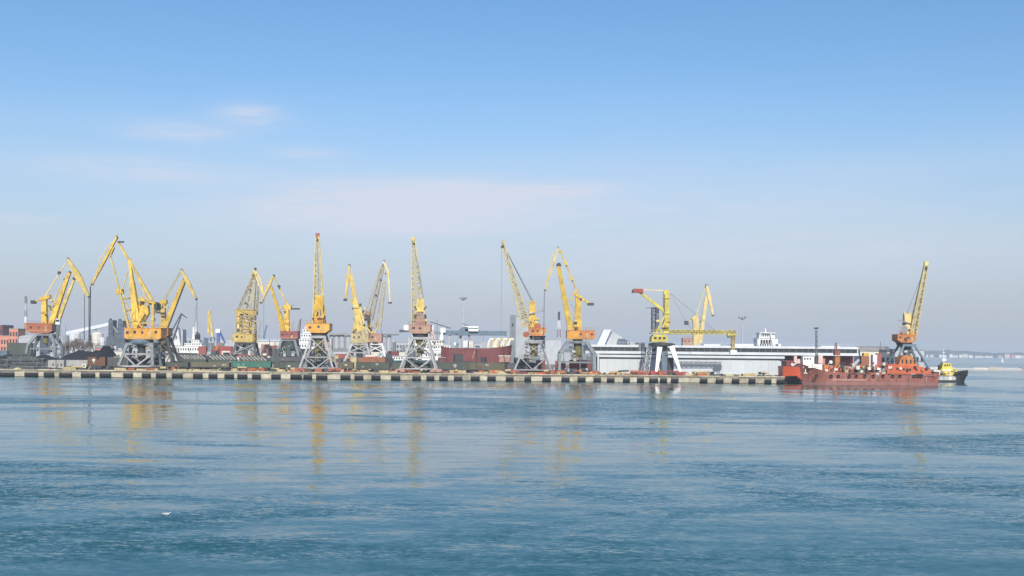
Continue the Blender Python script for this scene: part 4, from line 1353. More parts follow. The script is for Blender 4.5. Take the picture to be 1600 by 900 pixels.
tank(85, 104, 525, 800, 'pale storage tank right of the leftmost crane legs', 'silo_grey')
tank(104, 122, 522, 830, 'pale storage tank behind the bare trees, tallest of its group', 'white_grey', .3)
tank(140, 158, 522, 790, 'cream domed storage tank left of the dark grain plant', 'off_white', .45)
tank(156, 162, 528, 760, 'slim white upright tank beside the dark grain plant', 'white', .3)
for k, (a, b, yt) in enumerate(((514, 521.5, 524), (522, 529.5, 523), (530, 538, 523), (539, 549, 525))):
    tank(a, b, yt, 860, '%s grey silo of the row left of the crossing cranes' % ('first', 'second', 'third', 'fourth')[k], 'silo_grey', .2, 'silo', 'silo', 'silos left of the crossing cranes')
for k, (a, b, yt) in enumerate(((597, 603, 526), (604, 611, 524), (612, 618, 530))):
    tank(a, b, yt, 860, '%s grey silo of the row right of the crossing cranes' % ('first', 'second', 'third')[k], 'silo_grey', .2, 'silo', 'silo', 'silos right of the crossing cranes')
B_ = block('silo_gallery', 'long thin grey gallery on top of the left silo row', 'gallery', 505, 552, 521.2, 858, 3, 'steel_light', ybot=523.0)
block('silo_gallery', 'short grey gallery on top of the right silo row', 'gallery', 594, 622, 522, 858, 3, 'steel_grey', ybot=524.0)

# sloping white conveyor bridge at the left
cv = thing('conveyor_bridge', 'pale sloping conveyor bridge rising to the dark grain plant', 'conveyor', (gx(138, 840), 840, DECK))
B('gallery', 'white_grey', cv, ('beam', pt(104, 521, 840), pt(174, 506, 840), 2.4, 3))
for x, y in ((112, 520), (130, 516), (150, 512)):
    q = pt(x, y, 840)
    B('trestle', 'steel_light', cv, ('beam', q, V((q.x - 1.5, 840, DECK)), .5, .5), ('beam', q, V((q.x + 1.5, 840, DECK)), .5, .5))

# dark grain plant
gp = thing('grain_plant', 'dark blue grey grain plant with two towers behind the amber crane', 'plant', (gx(182, 800), 800, DECK))
p8 = lambda x, y, d=0: pt(x, y, 800 + d)
B('tower', 'plant_blue', gp, ('span', p8(169.5, 500, 0), (gx(176, 800), 808, DECK)))
B('tower', 'plant_blue', gp, ('span', p8(184, 501, 1), (gx(191, 800), 809, DECK)))
B('cap', 'steel_dark', gp, ('span', p8(171, 497.5, 1), p8(175, 500, 5)), )
B('cap', 'steel_dark', gp, ('span', p8(185, 498.5, 2), p8(190, 501, 6)))
B('hall', 'plant_blue', gp, ('span', p8(166, 526, -2), (gx(196, 800), 812, DECK)))
B('middle_bay', 'plant_blue', gp, ('span', p8(176.2, 512, 2), (gx(183.8, 800), 808, DECK)))
B('annex', 'blue_paint', gp, ('span', p8(191.2, 511, 0), (gx(196, 800), 807, DECK)))
for x in (171, 174, 186, 189):
    for y in (506, 513, 520):
        B('window', 'glass', gp, ('span', p8(x - .6, y, -.15 if x < 180 else .85), p8(x + .6, y + 2.5, .1 if x < 180 else 1.1)))
B('pipe', 'steel_lilac', gp, ('beam', p8(176, 509, 1), p8(184, 520, 1), .8, .8))

# chimneys and slim masts
def chimney(px, ytop, Y, r, label, bands):
    q = pt(px, ytop, Y)
    t = thing('chimney', label, 'chimney', (q.x, Y, DECK), None)
    H = q.z - DECK
    for k in range(len(bands)):
        z0, z1 = DECK + H * k / len(bands), DECK + H * (k + 1) / len(bands)
        r0, r1 = r * (1 - .4 * k / len(bands)), r * (1 - .4 * (k + 1) / len(bands))
        B('band', bands[k], t, ('tube', (q.x, Y, z0), (q.x, Y, z1), r0, r1, 14))
    B('rim', 'steel_dark', t, ('tube', (q.x, Y, q.z), (q.x, Y, q.z + .4), r * .66, None, 14))
    return t


chimney(40.5, 464, 1000, 1.7, 'banded grey and white chimney above the grey shed', ['pale_grey', 'pale_grey', 'steel_lilac', 'silo_grey', 'house_pink', 'white_grey', 'steel_lilac', 'silo_grey', 'steel_grey'])


def light_mast(px, ytop, Y, label, thick=.55, head=2.4):
    q = pt(px, ytop, Y)
    t = thing('light_mast', label, 'light mast', (q.x, Y, DECK), 'floodlight masts')
    B('pole', 'pale_grey', t, ('tube', (q.x, Y, DECK), (q.x, Y, q.z - 3.2), thick, thick * .5, 10))
    B('basket', 'pale_grey', t, ('lathe', (q.x, Y, q.z - 3.2), [(.3, 1.2), (head * .5, 1.7), (head * .9, 1.9), (head * .9, 2.1)], 10))
    for k in range(6):
        an = k * math.pi / 3 + .3
        B('floodlight', 'steel_lilac', t, ('box', (q.x + head * math.cos(an), Y + head * math.sin(an), q.z - .5), (1.0, .8, 1.1), an))
    return t


light_mast(724, 464.5, 720, 'tall floodlight mast above the maroon ship', .9, 1.9)
light_mast(1160, 494.5, 700, 'floodlight mast rising behind the terminal right of the yellow gantry arm', .75, 2.0)

q = pt(873.5, 487, 715)
am = thing('antenna_mast', 'red and white lattice mast left of the bright yellow crane', 'mast', (q.x, 715, DECK))
for k, mt in enumerate(('white', 'red', 'white_grey', 'red', 'white', 'steel_dark')):
    z0, z1 = DECK + (q.z - DECK) * k / 6, DECK + (q.z - DECK) * (k + 1) / 6
    w0, w1 = 3.4 * (1 - k / 6) + .5, 3.4 * (1 - (k + 1) / 6) + .5
    m = MB()
    for sx, sy in ((-1, -1), (1, -1), (1, 1), (-1, 1)):
        m.tube((q.x + sx * w0 / 2, 715 + sy * w0 / 2, z0), (q.x + sx * w1 / 2, 715 + sy * w1 / 2, z1), .16, None, 5)
        m.tube((q.x + sx * w0 / 2, 715 + sy * w0 / 2, z0), (q.x - sy * w1 / 2 * -1, 715 + sx * w1 / 2, z1), .1, None, 4)
    m.build('section', mt, am)
B('top_light', 'steel_dark', am, ('span', (q.x - .7, 714.4, q.z - 5), (q.x + .7, 715.6, q.z)))

# blue-grey ship loader in the middle distance
sl = thing('ship_loader', 'blue grey ship loader with a long level boom above the white ship', 'ship loader', (gx(715, 640), 640, 0))
p6 = lambda x, y, d=0: pt(x, y, 640 + d)
B('boom', 'steel_blue', sl, ('beam', p6(692, 520), p6(792, 521), 2.6, 2.4))
B('boom', 'plant_blue', sl, ('beam', p6(624, 517.5), p6(642, 516), 1.4, 2))
B('portal_beam', 'steel_grey', sl, ('beam', p6(640, 517), p6(695, 521), 1.4, 2.4))
B('box', 'white', sl, ('span', p6(631, 508, -2), p6(639.5, 516.5, 3)))
B('machinery', 'white_grey', sl, ('span', p6(688, 512, -2), p6(697, 520, 2)))
B('control_house', 'white', sl, ('span', p6(727, 509.5, -3), p6(748, 518, 3)))
B('house_stripe', 'steel_blue', sl, ('span', p6(728, 512, -3.08), p6(747, 514, -2.9)))
B('counter_box', 'steel_blue', sl, ('prism', [p6(713, 520, -3), p6(722, 511, -3), p6(731, 511, -3), p6(733, 523, -3), p6(716, 525, -3)], (0, 6, 0)))
for x0, x1 in ((703, 699), (733, 741), (720, 716)):
    B('leg', 'steel_light', sl, ('beam', p6(x0, 522), V((gx(x1, 640), 640, -1)), 1.3, 1.3))
B('stay', 'steel_dark', sl, ('beam', p6(673, 503), p6(704, 513), .5, .5))
B('stay', 'steel_dark', sl, ('beam', p6(722, 505), p6(755, 519), .35, .35))

# ------------------------------------------------------------------ ships
def hull(root, x0, x1, Y, hb, deck, keel=-1.6, bow=1, flare=.55, sheer=.0, nm='hull', mat='hull_red', boot='hull_boot', zb=1.0, stern=.8, n=18, bowlen=.22):
    """lofted hull along X. bow = +1: bow at x1, -1: bow at x0. deck: height of the rail amidships, sheer: extra at the bow"""
    rows = []
    zs_frac = (0, .35, 1.0)
    for i in range(n + 1):
        t = i / n
        u = t if bow > 0 else 1 - t           # u = 1 at the bow
        x = x0 + (x1 - x0) * t
        if u > 1 - bowlen:
            k = (u - (1 - bowlen)) / bowlen
            bt = hb * math.sqrt(max(0, 1 - k ** 2.4)) + .06
            bw_ = hb * max(0.02, (1 - k ** 1.4)) * .97
        elif u < .14:
            k = u / .14
            bt = hb * (stern + (1 - stern) * math.sin(k * math.pi / 2))
            bw_ = bt * (.75 + .22 * k)
        else:
            bt, bw_ = hb, hb * .97
        zt = deck + sheer * max(0, (u - .6) / .4) ** 2 + sheer * .35 * max(0, (.2 - u) / .2) ** 2
        rake = flare * max(0, (u - .8) / .2) ** 2 * (1 if bow > 0 else -1)
        rows.append((x, bt, bw_, zt, rake))
    def mesh(z_lo, z_hi_f, name, m_):
        mb = MB()
        K = 5
        vv = []
        for (x, bt, bw_, zt, rake) in rows:
            zh = z_hi_f(zt)
            for side in (-1, 1):
                for k in range(K + 1):
                    z = z_lo + (zh - z_lo) * k / K
                    f = max(0, min(1, (z - 0) / max(zt, .1)))
                    b = bw_ + (bt - bw_) * f ** 1.6
                    if z < 0:
                        b *= 1 + z * .18
                    xx = x - rake * (1 - f) * 2.2
                    vv.append((xx, Y + side * b, z))
        ff = []
        S = 2 * (K + 1)
        for i in range(len(rows) - 1):
            for side in (0, 1):
                for k in range(K):
                    a = i * S + side * (K + 1) + k
                    ff.append((a, a + S, a + S + 1, a + 1))
        for i in (0, len(rows) - 1):
            for k in range(K):
                a = i * S + k
                ff.append((a, a + 1, a + K + 2, a + K + 1))
        # deck, a little below the rail
        for i in range(len(rows) - 1):
            ff.append((i * S + K - 1, (i + 1) * S + K - 1, (i + 1) * S + K + 1 + K - 1, i * S + K + 1 + K - 1))
        mb.add(vv, ff)
        return mb.build(name, m_, root, smooth=False)
    mesh(zb, lambda zt: zt, nm, mat)
    mesh(keel, lambda zt: zb - .01, 'boot_topping', boot)
    return rows


def red_ship():
    Y = 393.5
    s = s_of(Y)
    t = thing('dredger_ship', 'long rust red working ship moored before the orange ship', 'ship', (gx(1350, Y), Y, 0))
    p = lambda x, y, d=0: pt(x, y, Y + d)
    x0, x1 = gx(1249, Y), gx(1461, Y)
    hb = 4.6
    zr = lambda x, y: p(x, y, -hb).z
    rows = hull(t, x0, x1, Y, hb, zr(1350, 586), bow=-1, flare=.5, sheer=3.7, mat='hull_red', boot='hull_boot', zb=1.25, stern=.9, bowlen=.20)
    B('rubbing_strake', 'pink_white', t, ('span', (gx(1296, Y), Y - hb - .06, 1.72), (gx(1345, Y), Y - hb + .3, 1.9)))
    B('sheer_strake', 'hull_boot', t, ('span', (gx(1293, Y), Y - hb - .05, zr(1350, 586) - .2), (gx(1455, Y), Y - hb + .1, zr(1350, 586) + .03)))
    for k in range(6):
        B('draught_mark', 'off_white', t, ('span', (gx(1440, Y), Y - hb - .02, 1.4 + k * .3), (gx(1441, Y), Y - hb + .02, 1.52 + k * .3)))
    for k, px in enumerate((1303, 1318, 1352, 1366, 1394, 1412)):
        B('scupper_stain', 'steel_dark' if k % 2 else 'wagon_rust', t, ('span', (gx(px, Y), Y - hb - .015, 1.3), (gx(px + 1.1, Y), Y - hb + .02, 2.9)))
    for px in (1270, 1293, 1304, 1321, 1332, 1345, 1358, 1373, 1388, 1399, 1421, 1427, 1432):
        X = gx(px, Y)
        o = MB()
        N = 12
        z = zr(px, 586) - .4
        vv, ff = [], []
        for i in range(N):
            an = 2 * math.pi * i / N
            for j in range(5):
                bn = 2 * math.pi * j / 5
                R = .42 + .17 * math.cos(bn)
                vv.append((X + R * math.cos(an), Y - hb - .25 + .2 * math.sin(bn), z + R * math.sin(an)))
        for i in range(N):
            for j in range(5):
                ff.append((i * 5 + j, ((i + 1) % N) * 5 + j, ((i + 1) % N) * 5 + (j + 1) % 5, i * 5 + (j + 1) % 5))
        o.add(vv, ff).build('tyre_fender', 'rubber', t)
    an = B('anchor', 'off_white', t, ('beam', p(1258.5, 577, -hb), p(1258.5, 583, -hb), .3, .3), ('beam', p(1256, 583, -hb), p(1261, 583, -hb), .35, .3))
    zdeck = zr(1350, 587)
    # deckhouse on the forecastle
    dh = B('deckhouse', 'white', t, ('span', p(1255, 557, -1.3), p(1269, 575, 1.3)))
    for k in range(3):
        B('window', 'glass', dh, ('span', p(1256.5 + k * 4.2, 559.5, -1.36), p(1259 + k * 4.2, 562, -1.25)))
    B('deckhouse_roof', 'white_grey', dh, ('span', p(1254, 556, -1.5), p(1270, 557, 1.5)))
    B('bridge_wing', 'white', t, ('span', p(1270, 569, -2.4), (gx(1282, Y), Y + 2, zdeck)))
    B('bulwark_rail', 'off_white', t, ('span', p(1263, 572.5, -hb + .4), p(1281, 575, -hb + .7)))
    truss(t, 'mast', p(1276, 572), p(1275.5, 516), .6, .45, .6, .45, 16, .09, .06, 'steel_grey')
    B('mast_top', 'steel_dark', t, ('span', p(1273.5, 511.5, -.5), p(1277.5, 514.5, .5)))
    for k, (a, b, y0, y1, mt, d) in enumerate(((1279, 1283, 555, 568, 'pink_white', -1), (1284, 1289, 560, 577, 'house_pink', 1), (1287, 1291, 570, 581, 'orange', -1.5), (1295, 1299, 574, 583, 'orange_red', 0),
                                               (1305, 1312, 557, 577, 'orange', .5), (1305, 1312, 548, 555, 'house_red', .5), (1318, 1326, 572, 583, 'house_pink', 0), (1327, 1339, 573, 583, 'lattice_drab', 1),
                                               (1340, 1347, 576, 584, 'steel_green', -2), (1346, 1360, 556, 579, 'brown_box', 2.5), (1350, 1360, 551.5, 556, 'yellow_deep', 2.5), (1364, 1369, 554, 578, 'white_grey', 0),
                                               (1371, 1377, 552, 577, 'house_red', 1), (1362, 1390, 577, 582, 'steel_grey', -1), (1380, 1388, 572, 580, 'olive', 1), (1390, 1397, 576, 584, 'house_pink', -2))):
        B('deck_gear', mt, t, ('span', p(a, y0, d - 1.2), (gx(b, Y), Y + d + 1.2, p(b, y1, d).z)))
    for x, y, mt in ((1346, 581, 'off_white'), (1371, 585, 'white'), (1358, 576, 'white'), (1331, 580, 'red'), (1298, 566, 'white'), (1381, 569, 'off_white')):
        MB().lathe(p(x, y, -3), [(.3, -.6), (.6, -.4), (.6, .4), (.3, .6)], 10).build('drum', mt, t)
    rnd = random.Random(5)
    for k in range(80):
        x = rnd.uniform(1284, 1394)
        B('pipe_run', rnd.choice(['house_pink', 'steel_grey', 'orange_red', 'lattice_drab', 'off_white', 'steel_dark', 'hull_red']), t, ('tube', p(x, rnd.uniform(572, 582), rnd.uniform(-3, 3)), p(x + rnd.uniform(-8, 8), rnd.uniform(566, 584), rnd.uniform(-3, 3)), rnd.uniform(.1, .28), None, 6))
    for k in range(46):
        x, y = rnd.uniform(1283, 1392), rnd.uniform(571, 583)
        B('fitting', rnd.choice(['house_pink', 'off_white', 'orange_red', 'lattice_drab', 'off_white', 'steel_dark', 'white', 'house_red']), t, ('box', p(x, y, rnd.uniform(-4, 2)), (rnd.uniform(.4, 1.3), rnd.uniform(.5, 1.2), rnd.uniform(.4, 1.4))))
    truss(t, 'derrick', p(1327, 578), p(1342, 562), .8, .5, .8, .5, 6, .1, .06, 'white_grey')
    truss(t, 'gantry', p(1306, 550), p(1306, 536), .8, .4, .8, .4, 5, .08, .05, 'house_red')
    B('radio_mast', 'steel_dark', t, ('tube', p(1375, 553, 1), p(1375.5, 533, 1), .12, .06, 6))
    m = MB()
    for k in range(46):
        x = 1290 + k * 3.6
        m.tube(p(x, 586, -hb + .15), p(x, 582, -hb + .15), .04, None, 4, False)
    m.tube(p(1290, 582, -hb + .15), p(1455, 583.5, -hb + .15), .045, None, 4, False).tube(p(1290, 584, -hb + .15), p(1455, 585.5, -hb + .15), .035, None, 4, False)
    tag(m.build('railing', 'house_pink', t), kind='stuff')
    # raised orange after-castle
    ac = B('after_house', 'orange_red', t, ('prism', [p(1386, 584, -3.4), p(1456, 584, -3.4), p(1453, 577, -3.4), p(1440, 573, -3.4), p(1393, 568.5, -3.4), p(1387, 571, -3.4)], (0, 6.8, 0)))
    for k in range(5):
        B('porthole', 'black', ac, ('tube', p(1392 + k * 10, 576 + k * .5, -3.5), p(1392 + k * 10, 576 + k * .5, -3.3), .42, None, 10))
    B('upper_house', 'orange', t, ('prism', [p(1404, 572, -2.4), p(1436, 573.5, -2.4), p(1431, 565, -2.4), p(1424, 556, -2.4), p(1411, 555, -2.4), p(1407, 562, -2.4)], (0, 4.8, 0)))
    for k in range(4):
        B('door', 'black', t, ('span', p(1409 + k * 6.4, 562, -2.48), p(1411 + k * 6.4, 568, -2.3)))
    for x, y in ((1407, 576), (1418, 578), (1430, 574), (1441, 578), (1448, 576)):
        MB().lathe(p(x, y, -3.6), [(.25, -.5), (.5, -.35), (.5, .35), (.25, .5)], 10).build('drum', random.choice(['off_white', 'steel_dark', 'house_pink']), t)
    B('after_mast', 'steel_lilac', t, ('tube', p(1398, 569), p(1398, 548), .13, .08, 6))


red_ship()


def orange_ship():
    Y = 412
    t = thing('orange_ship', 'bright orange ship with rounded stern between quay corner and red ship', 'ship', (gx(1290, Y), Y, 0))
    p = lambda x, y, d=0: pt(x, y, Y + d)
    hb = 5.0
    hull(t, gx(1225, Y - hb), gx(1425, Y), Y, hb, p(1240, 574, -hb).z, bow=1, flare=.4, sheer=1.2, mat='hull_orange', boot='hull_dark', zb=1.5, stern=.82)
    B('poop', 'hull_maroon', t, ('span', p(1229, 565, -4), p(1247, 575, 4)))
    B('poop_rail', 'house_red', t, ('span', p(1227, 563.6, -4.4), p(1249, 564.8, 4.4)))
    for x, y, h in ((1241, 556, 10), (1246, 561, 7), (1236, 567, 5)):
        B('winch', 'pink_white', t, ('span', p(x, y, -4.6), p(x + 2.5, y + h, -3)))
    B('stern_fender', 'rubber', t, ('tube', p(1227, 589, -hb), p(1246, 589, -hb), .4, None, 10))
    B('gooseneck', 'off_white', t, ('beam', p(1238, 572, -4.8), p(1246, 566, -4.8), .5, .4))
    for k in range(4):
        B('deck_house', random.choice(['house_pink', 'orange', 'off_white']), t, ('span', p(1256 + k * 34, 570 + k, -3), p(1270 + k * 34, 577, 3)))


orange_ship()


def tug():
    Y = 447
    t = thing('tug_boat', 'small tug with black bow and yellow wheelhouse right of the red ship', 'tug', (gx(1486, Y), Y, 0))
    p = lambda x, y, d=0: pt(x, y, Y + d)
    hb = 3.0
    hull(t, gx(1456, Y), gx(1513, Y), Y, hb, p(1480, 587, -hb).z, bow=1, flare=.9, sheer=1.3, mat='hull_dark', boot='hull_dark', zb=.4, stern=.8, bowlen=.35)
    for k, (a, b) in enumerate(((1461, 1467), (1468, 1474), (1475, 1481), (1482, 1488), (1489, 1493))):
        B('side_panel', random.choice(['off_white', 'concrete_light', 'pale_grey']), t, ('span', p(a, 588, -hb - .1), p(b, 594, -hb + .2)))
    B('bulwark', 'hull_dark', t, ('beam', p(1493, 584, -hb + .3), p(1512, 581, -.2), 1.5, .4))
    for k in range(6):
        x = 1493 + k * 3.4
        B('bow_fender', 'rubber', t, ('tube', p(x, 582.5 - k * .2, -hb * (1 - k / 6.5)), p(x, 588, -hb * (1 - k / 6.5) - .1), .45, None, 8))
    B('deckhouse', 'tug_yellow', t, ('prism', [p(1468, 587, -2), p(1494, 587, -2), p(1490, 577, -2), p(1471, 576, -2)], (0, 4, 0)))
    w = B('wheelhouse', 'tug_yellow', t, ('prism', [p(1471.5, 577, -1.6), p(1489, 578, -1.6), p(1486, 568, -1.6), p(1474, 566.5, -1.6)], (0, 3.2, 0)))
    for k in range(3):
        B('window', 'glass', w, ('span', p(1475.5 + k * 3.6, 569.5, -1.72), p(1477.5 + k * 3.6, 572, -1.5)))
    B('funnel', 'black', t, ('tube', p(1467.5, 580), p(1467.5, 570.5), .55, .5, 12))
    rt = random.Random(3)
    for k in range(22):
        B('fitting', rt.choice(['tug_yellow', 'tug_yellow', 'steel_dark', 'olive', 'off_white', 'tug_yellow']), t, ('box', p(rt.uniform(1460, 1494), rt.uniform(577, 587), rt.uniform(-2.6, -1.5)), (rt.uniform(.3, 1.1), rt.uniform(.3, .8), rt.uniform(.3, 1.0))))
    B('house_band', 'white', t, ('span', p(1473, 577.4, -2.06), p(1489.4, 578.6, -1.9)))
    B('life_ring', 'orange', t, ('tube', p(1482, 582, -2.14), p(1482, 582, -2.0), .4, None, 12))
    B('deck_house_aft', 'off_white', t, ('span', p(1459, 578, -2), p(1469, 586, 2)))
    B('mast', 'white_grey', t, ('tube', p(1474.5, 570), p(1474.3, 545), .22, .1, 8))
    B('mast_yard', 'white_grey', t, ('beam', p(1471, 556), p(1478, 556), .25, .25), ('beam', p(1472.5, 551), p(1476.5, 551), .25, .25))
    B('radar', 'white', t, ('box', p(1474.5, 562), (1.6, 1.0, .8)))
    m = MB()
    for k in range(10):
        m.tube(p(1460 + k * 3.4, 586, -hb + .2), p(1460 + k * 3.4, 582.5, -hb + .2), .05, None, 4, False)
    m.tube(p(1460, 582.5, -hb + .2), p(1491, 582.5, -hb + .2), .05, None, 4, False)
    tag(m.build('railing', 'off_white', t), kind='stuff')


tug()


def white_ship(nm, label, Y, px0, px1, hullmat, decky, tiers, extra=None, bow=1, hb=5):
    t = thing(nm, label, 'ship', (gx((px0 + px1) / 2, Y), Y, 0))
    p = lambda x, y, d=0: pt(x, y, Y + d)
    hull(t, gx(px0, Y), gx(px1, Y), Y, hb, p((px0 + px1) / 2, decky, -hb).z, bow=bow, mat=hullmat, boot='hull_boot', zb=.7, sheer=1.5)
    for k, (a, b, y0, y1, mt) in enumerate(tiers):
        d = hb * .8 - k * .35
        o = B('tier', mt, t, ('span', p(a, y0, -d), p(b, y1 + .3, d)))
        W = b - a
        n = max(2, int(W / 3.6))
        if mt in ('white', 'off_white', 'white_grey') and y1 - y0 > 3:
            for i in range(n):
                cx = a + W * (i + .5) / n
                B('window', 'glass', o, ('span', p(cx - W / n * .25, y0 + (y1 - y0) * .25, -d - .07), p(cx + W / n * .25, y0 + (y1 - y0) * .6, -d + .05)))
        B('deck_edge', 'white_grey', o, ('span', p(a - .6, y0 - .5, -d - .4), p(b + .6, y0, d + .3)))
    if extra:
        extra(t, p)
    return t


def ex_tug(t, p):
    B('funnel', 'black', t, ('span', p(305, 523, -1.5), p(313, 533, 1.5)))
    B('funnel_cap', 'steel_dark', t, ('span', p(306, 520.5, -1.2), p(312, 523, 1.2)))
    B('mast', 'white', t, ('beam', p(302.5, 530), p(302.8, 511), 1.3, .8, .8, .6))
    B('mast', 'off_white', t, ('beam', p(306.5, 523), p(306.5, 502), .9, .7, .5, .4))
    B('yard', 'off_white', t, ('beam', p(300, 516), p(309, 516), .35, .35))


white_ship('harbour_ship', 'white stepped ship with black funnel left of the rusty lattice crane', 640, 276, 336, 'white_grey', 552, ((281, 326, 541, 552, 'white'), (288, 321, 536, 541, 'white'), (299, 317, 531, 536, 'white')), ex_tug)


def ex_a(t, p):
    B('mast_tower', 'white_grey', t, ('prism', [p(268, 540, -2), p(282, 540, -2), p(278, 512, -2), p(275.5, 510, -2)], (0, 4, 0)))
    B('mast_slots', 'steel_grey', t, ('span', p(274, 524, -2.1), p(277, 530, -1.9)))
    B('crossyard', 'steel_grey', t, ('beam', p(262, 519), p(276, 524), .5, .5))
    B('boom', 'steel_dark', t, ('beam', p(267, 540, -3), p(284, 490, -3), .6, .6))


white_ship('grey_ship', 'pale grey ship with pointed mast tower right of the amber crane', 665, 258, 292, 'hull_dark', 556, ((262, 288, 540, 556, 'off_white'), (283, 291, 515, 541, 'pale_grey')), ex_a)


def ex_b(t, p):
    B('funnel', 'off_white', t, ('span', p(476, 510, -2), p(482, 514, 2)))
    B('mast', 'steel_dark', t, ('beam', p(466, 540), p(470, 498), .5, .5))


white_ship('tall_ship', 'tall white ship superstructure between the red-housed crane and the upright yellow crane', 660, 462, 512, 'hull_dark', 545, ((467, 495, 536, 546, 'white'), (468, 491, 529, 536, 'white'), (470, 489, 521, 529, 'white'), (473, 487, 514, 521, 'white'), (502, 520, 529, 548, 'pink_white')), ex_b)


def ex_c(t, p):
    rnd = random.Random(11)
    # deck clutter of the white ship
    for k in range(26):
        x = rnd.uniform(648, 714)
        y = rnd.uniform(533, 556)
        B('deck_gear', rnd.choice(['white', 'off_white', 'white', 'white_grey', 'steel_grey']), t, ('span', p(x, y, -4.4), p(x + rnd.uniform(2, 5), y + rnd.uniform(3, 8), -3.2)))
    for x in (688, 694):
        B('a_mast', 'white', t, ('beam', p(x - 3, 548, 0), p(691, 516, 0), 1.2, .8, .6, .5))
    B('mast', 'white_grey', t, ('beam', p(674, 535), p(677, 508), 1.2, .8, .6, .5))
    truss(t, 'derrick', p(676, 532), p(672, 508), 2.4, 1, 2, 1, 5, .18, .12, 'pink_white')


white_ship('research_ship', 'cluttered white ship superstructure right of the pinkish crane legs', 500, 640, 722, 'hull_teal', 563, ((650, 712, 547, 563, 'white'), (655, 702, 539, 547, 'white'), (662, 694, 531, 539, 'off_white')), ex_c, hb=4.6)


def ex_d(t, p):
    for k in range(7):
        x = 762 + k * 5.3
        q = [p(x, 543, -2), p(x + 1.5, 535, -2), p(x + 5, 529, -2), p(x + 8.5, 531, -2)]
        m = MB()
        for a, b in zip(q, q[1:]):
            m.tube(a, b, .45, None, 6)
        m.build('vent_pipe', 'yellow_cream' if k % 2 else 'white', t)
    B('hatch_shed', 'house_pink', t, ('span', p(761, 557, -4.6), p(797, 566, -3)))
    B('shed_roof', 'off_white', t, ('span', p(760, 555, -4.8), p(798, 557, -2.8)))
    B('hull_joint', 'hull_dark', t, ('span', p(744, 546, -5.12), p(745.5, 566, -4.8)))
    B('hull_ladder', 'salmon', t, ('beam', p(738, 560, -5.2), p(742, 548, -5.2), .25, .1))
    for k, x in enumerate((724, 731, 752, 769, 784)):
        B('deck_crate', ('white_grey', 'off_white', 'silo_grey', 'off_white', 'white_grey')[k], t, ('span', p(x, 532 + k % 3, -2), p(x + 9, 543, 2)))


white_ship('bulk_carrier', 'dark maroon bulk carrier hull left of the pale tower block', 478, 690, 800, 'hull_maroon', 544, ((684, 712, 559, 570, 'hull_maroon'),), ex_d, hb=5)


def ex_e(t, p):
    B('mast', 'white_grey', t, ('beam', p(1196, 522), p(1196, 513), .8, .8, .4, .4))
    for sx in (-1, 1):
        B('bridge_strut', 'white_grey', t, ('beam', p(1196 + sx * 12, 540, -4.6), p(1196 + sx * 8, 521, -4.4), .7, .6))
    B('bridge_roof', 'white', t, ('span', p(1187, 519.6, -5), p(1205, 521.4, 4)))
    for k in range(4):
        B('opening', 'black', t, ('span', p(1188.5 + k * 4.2, 531, -4.2), p(1191 + k * 4.2, 537.5, -3.7)))


white_ship('ferry_ship', 'white ferry superstructure showing above the terminal roof', 540, 1150, 1245, 'white_grey', 560, ((1183, 1209, 529, 560, 'white'), (1187, 1205, 521.4, 529, 'white')), ex_e)
white_ship('green_barge', 'dark teal hull with white cabin between the crossing cranes and the pinkish crane', 488, 598, 646, 'hull_teal', 563, ((602, 634, 556.5, 564, 'white'),), None, hb=4)

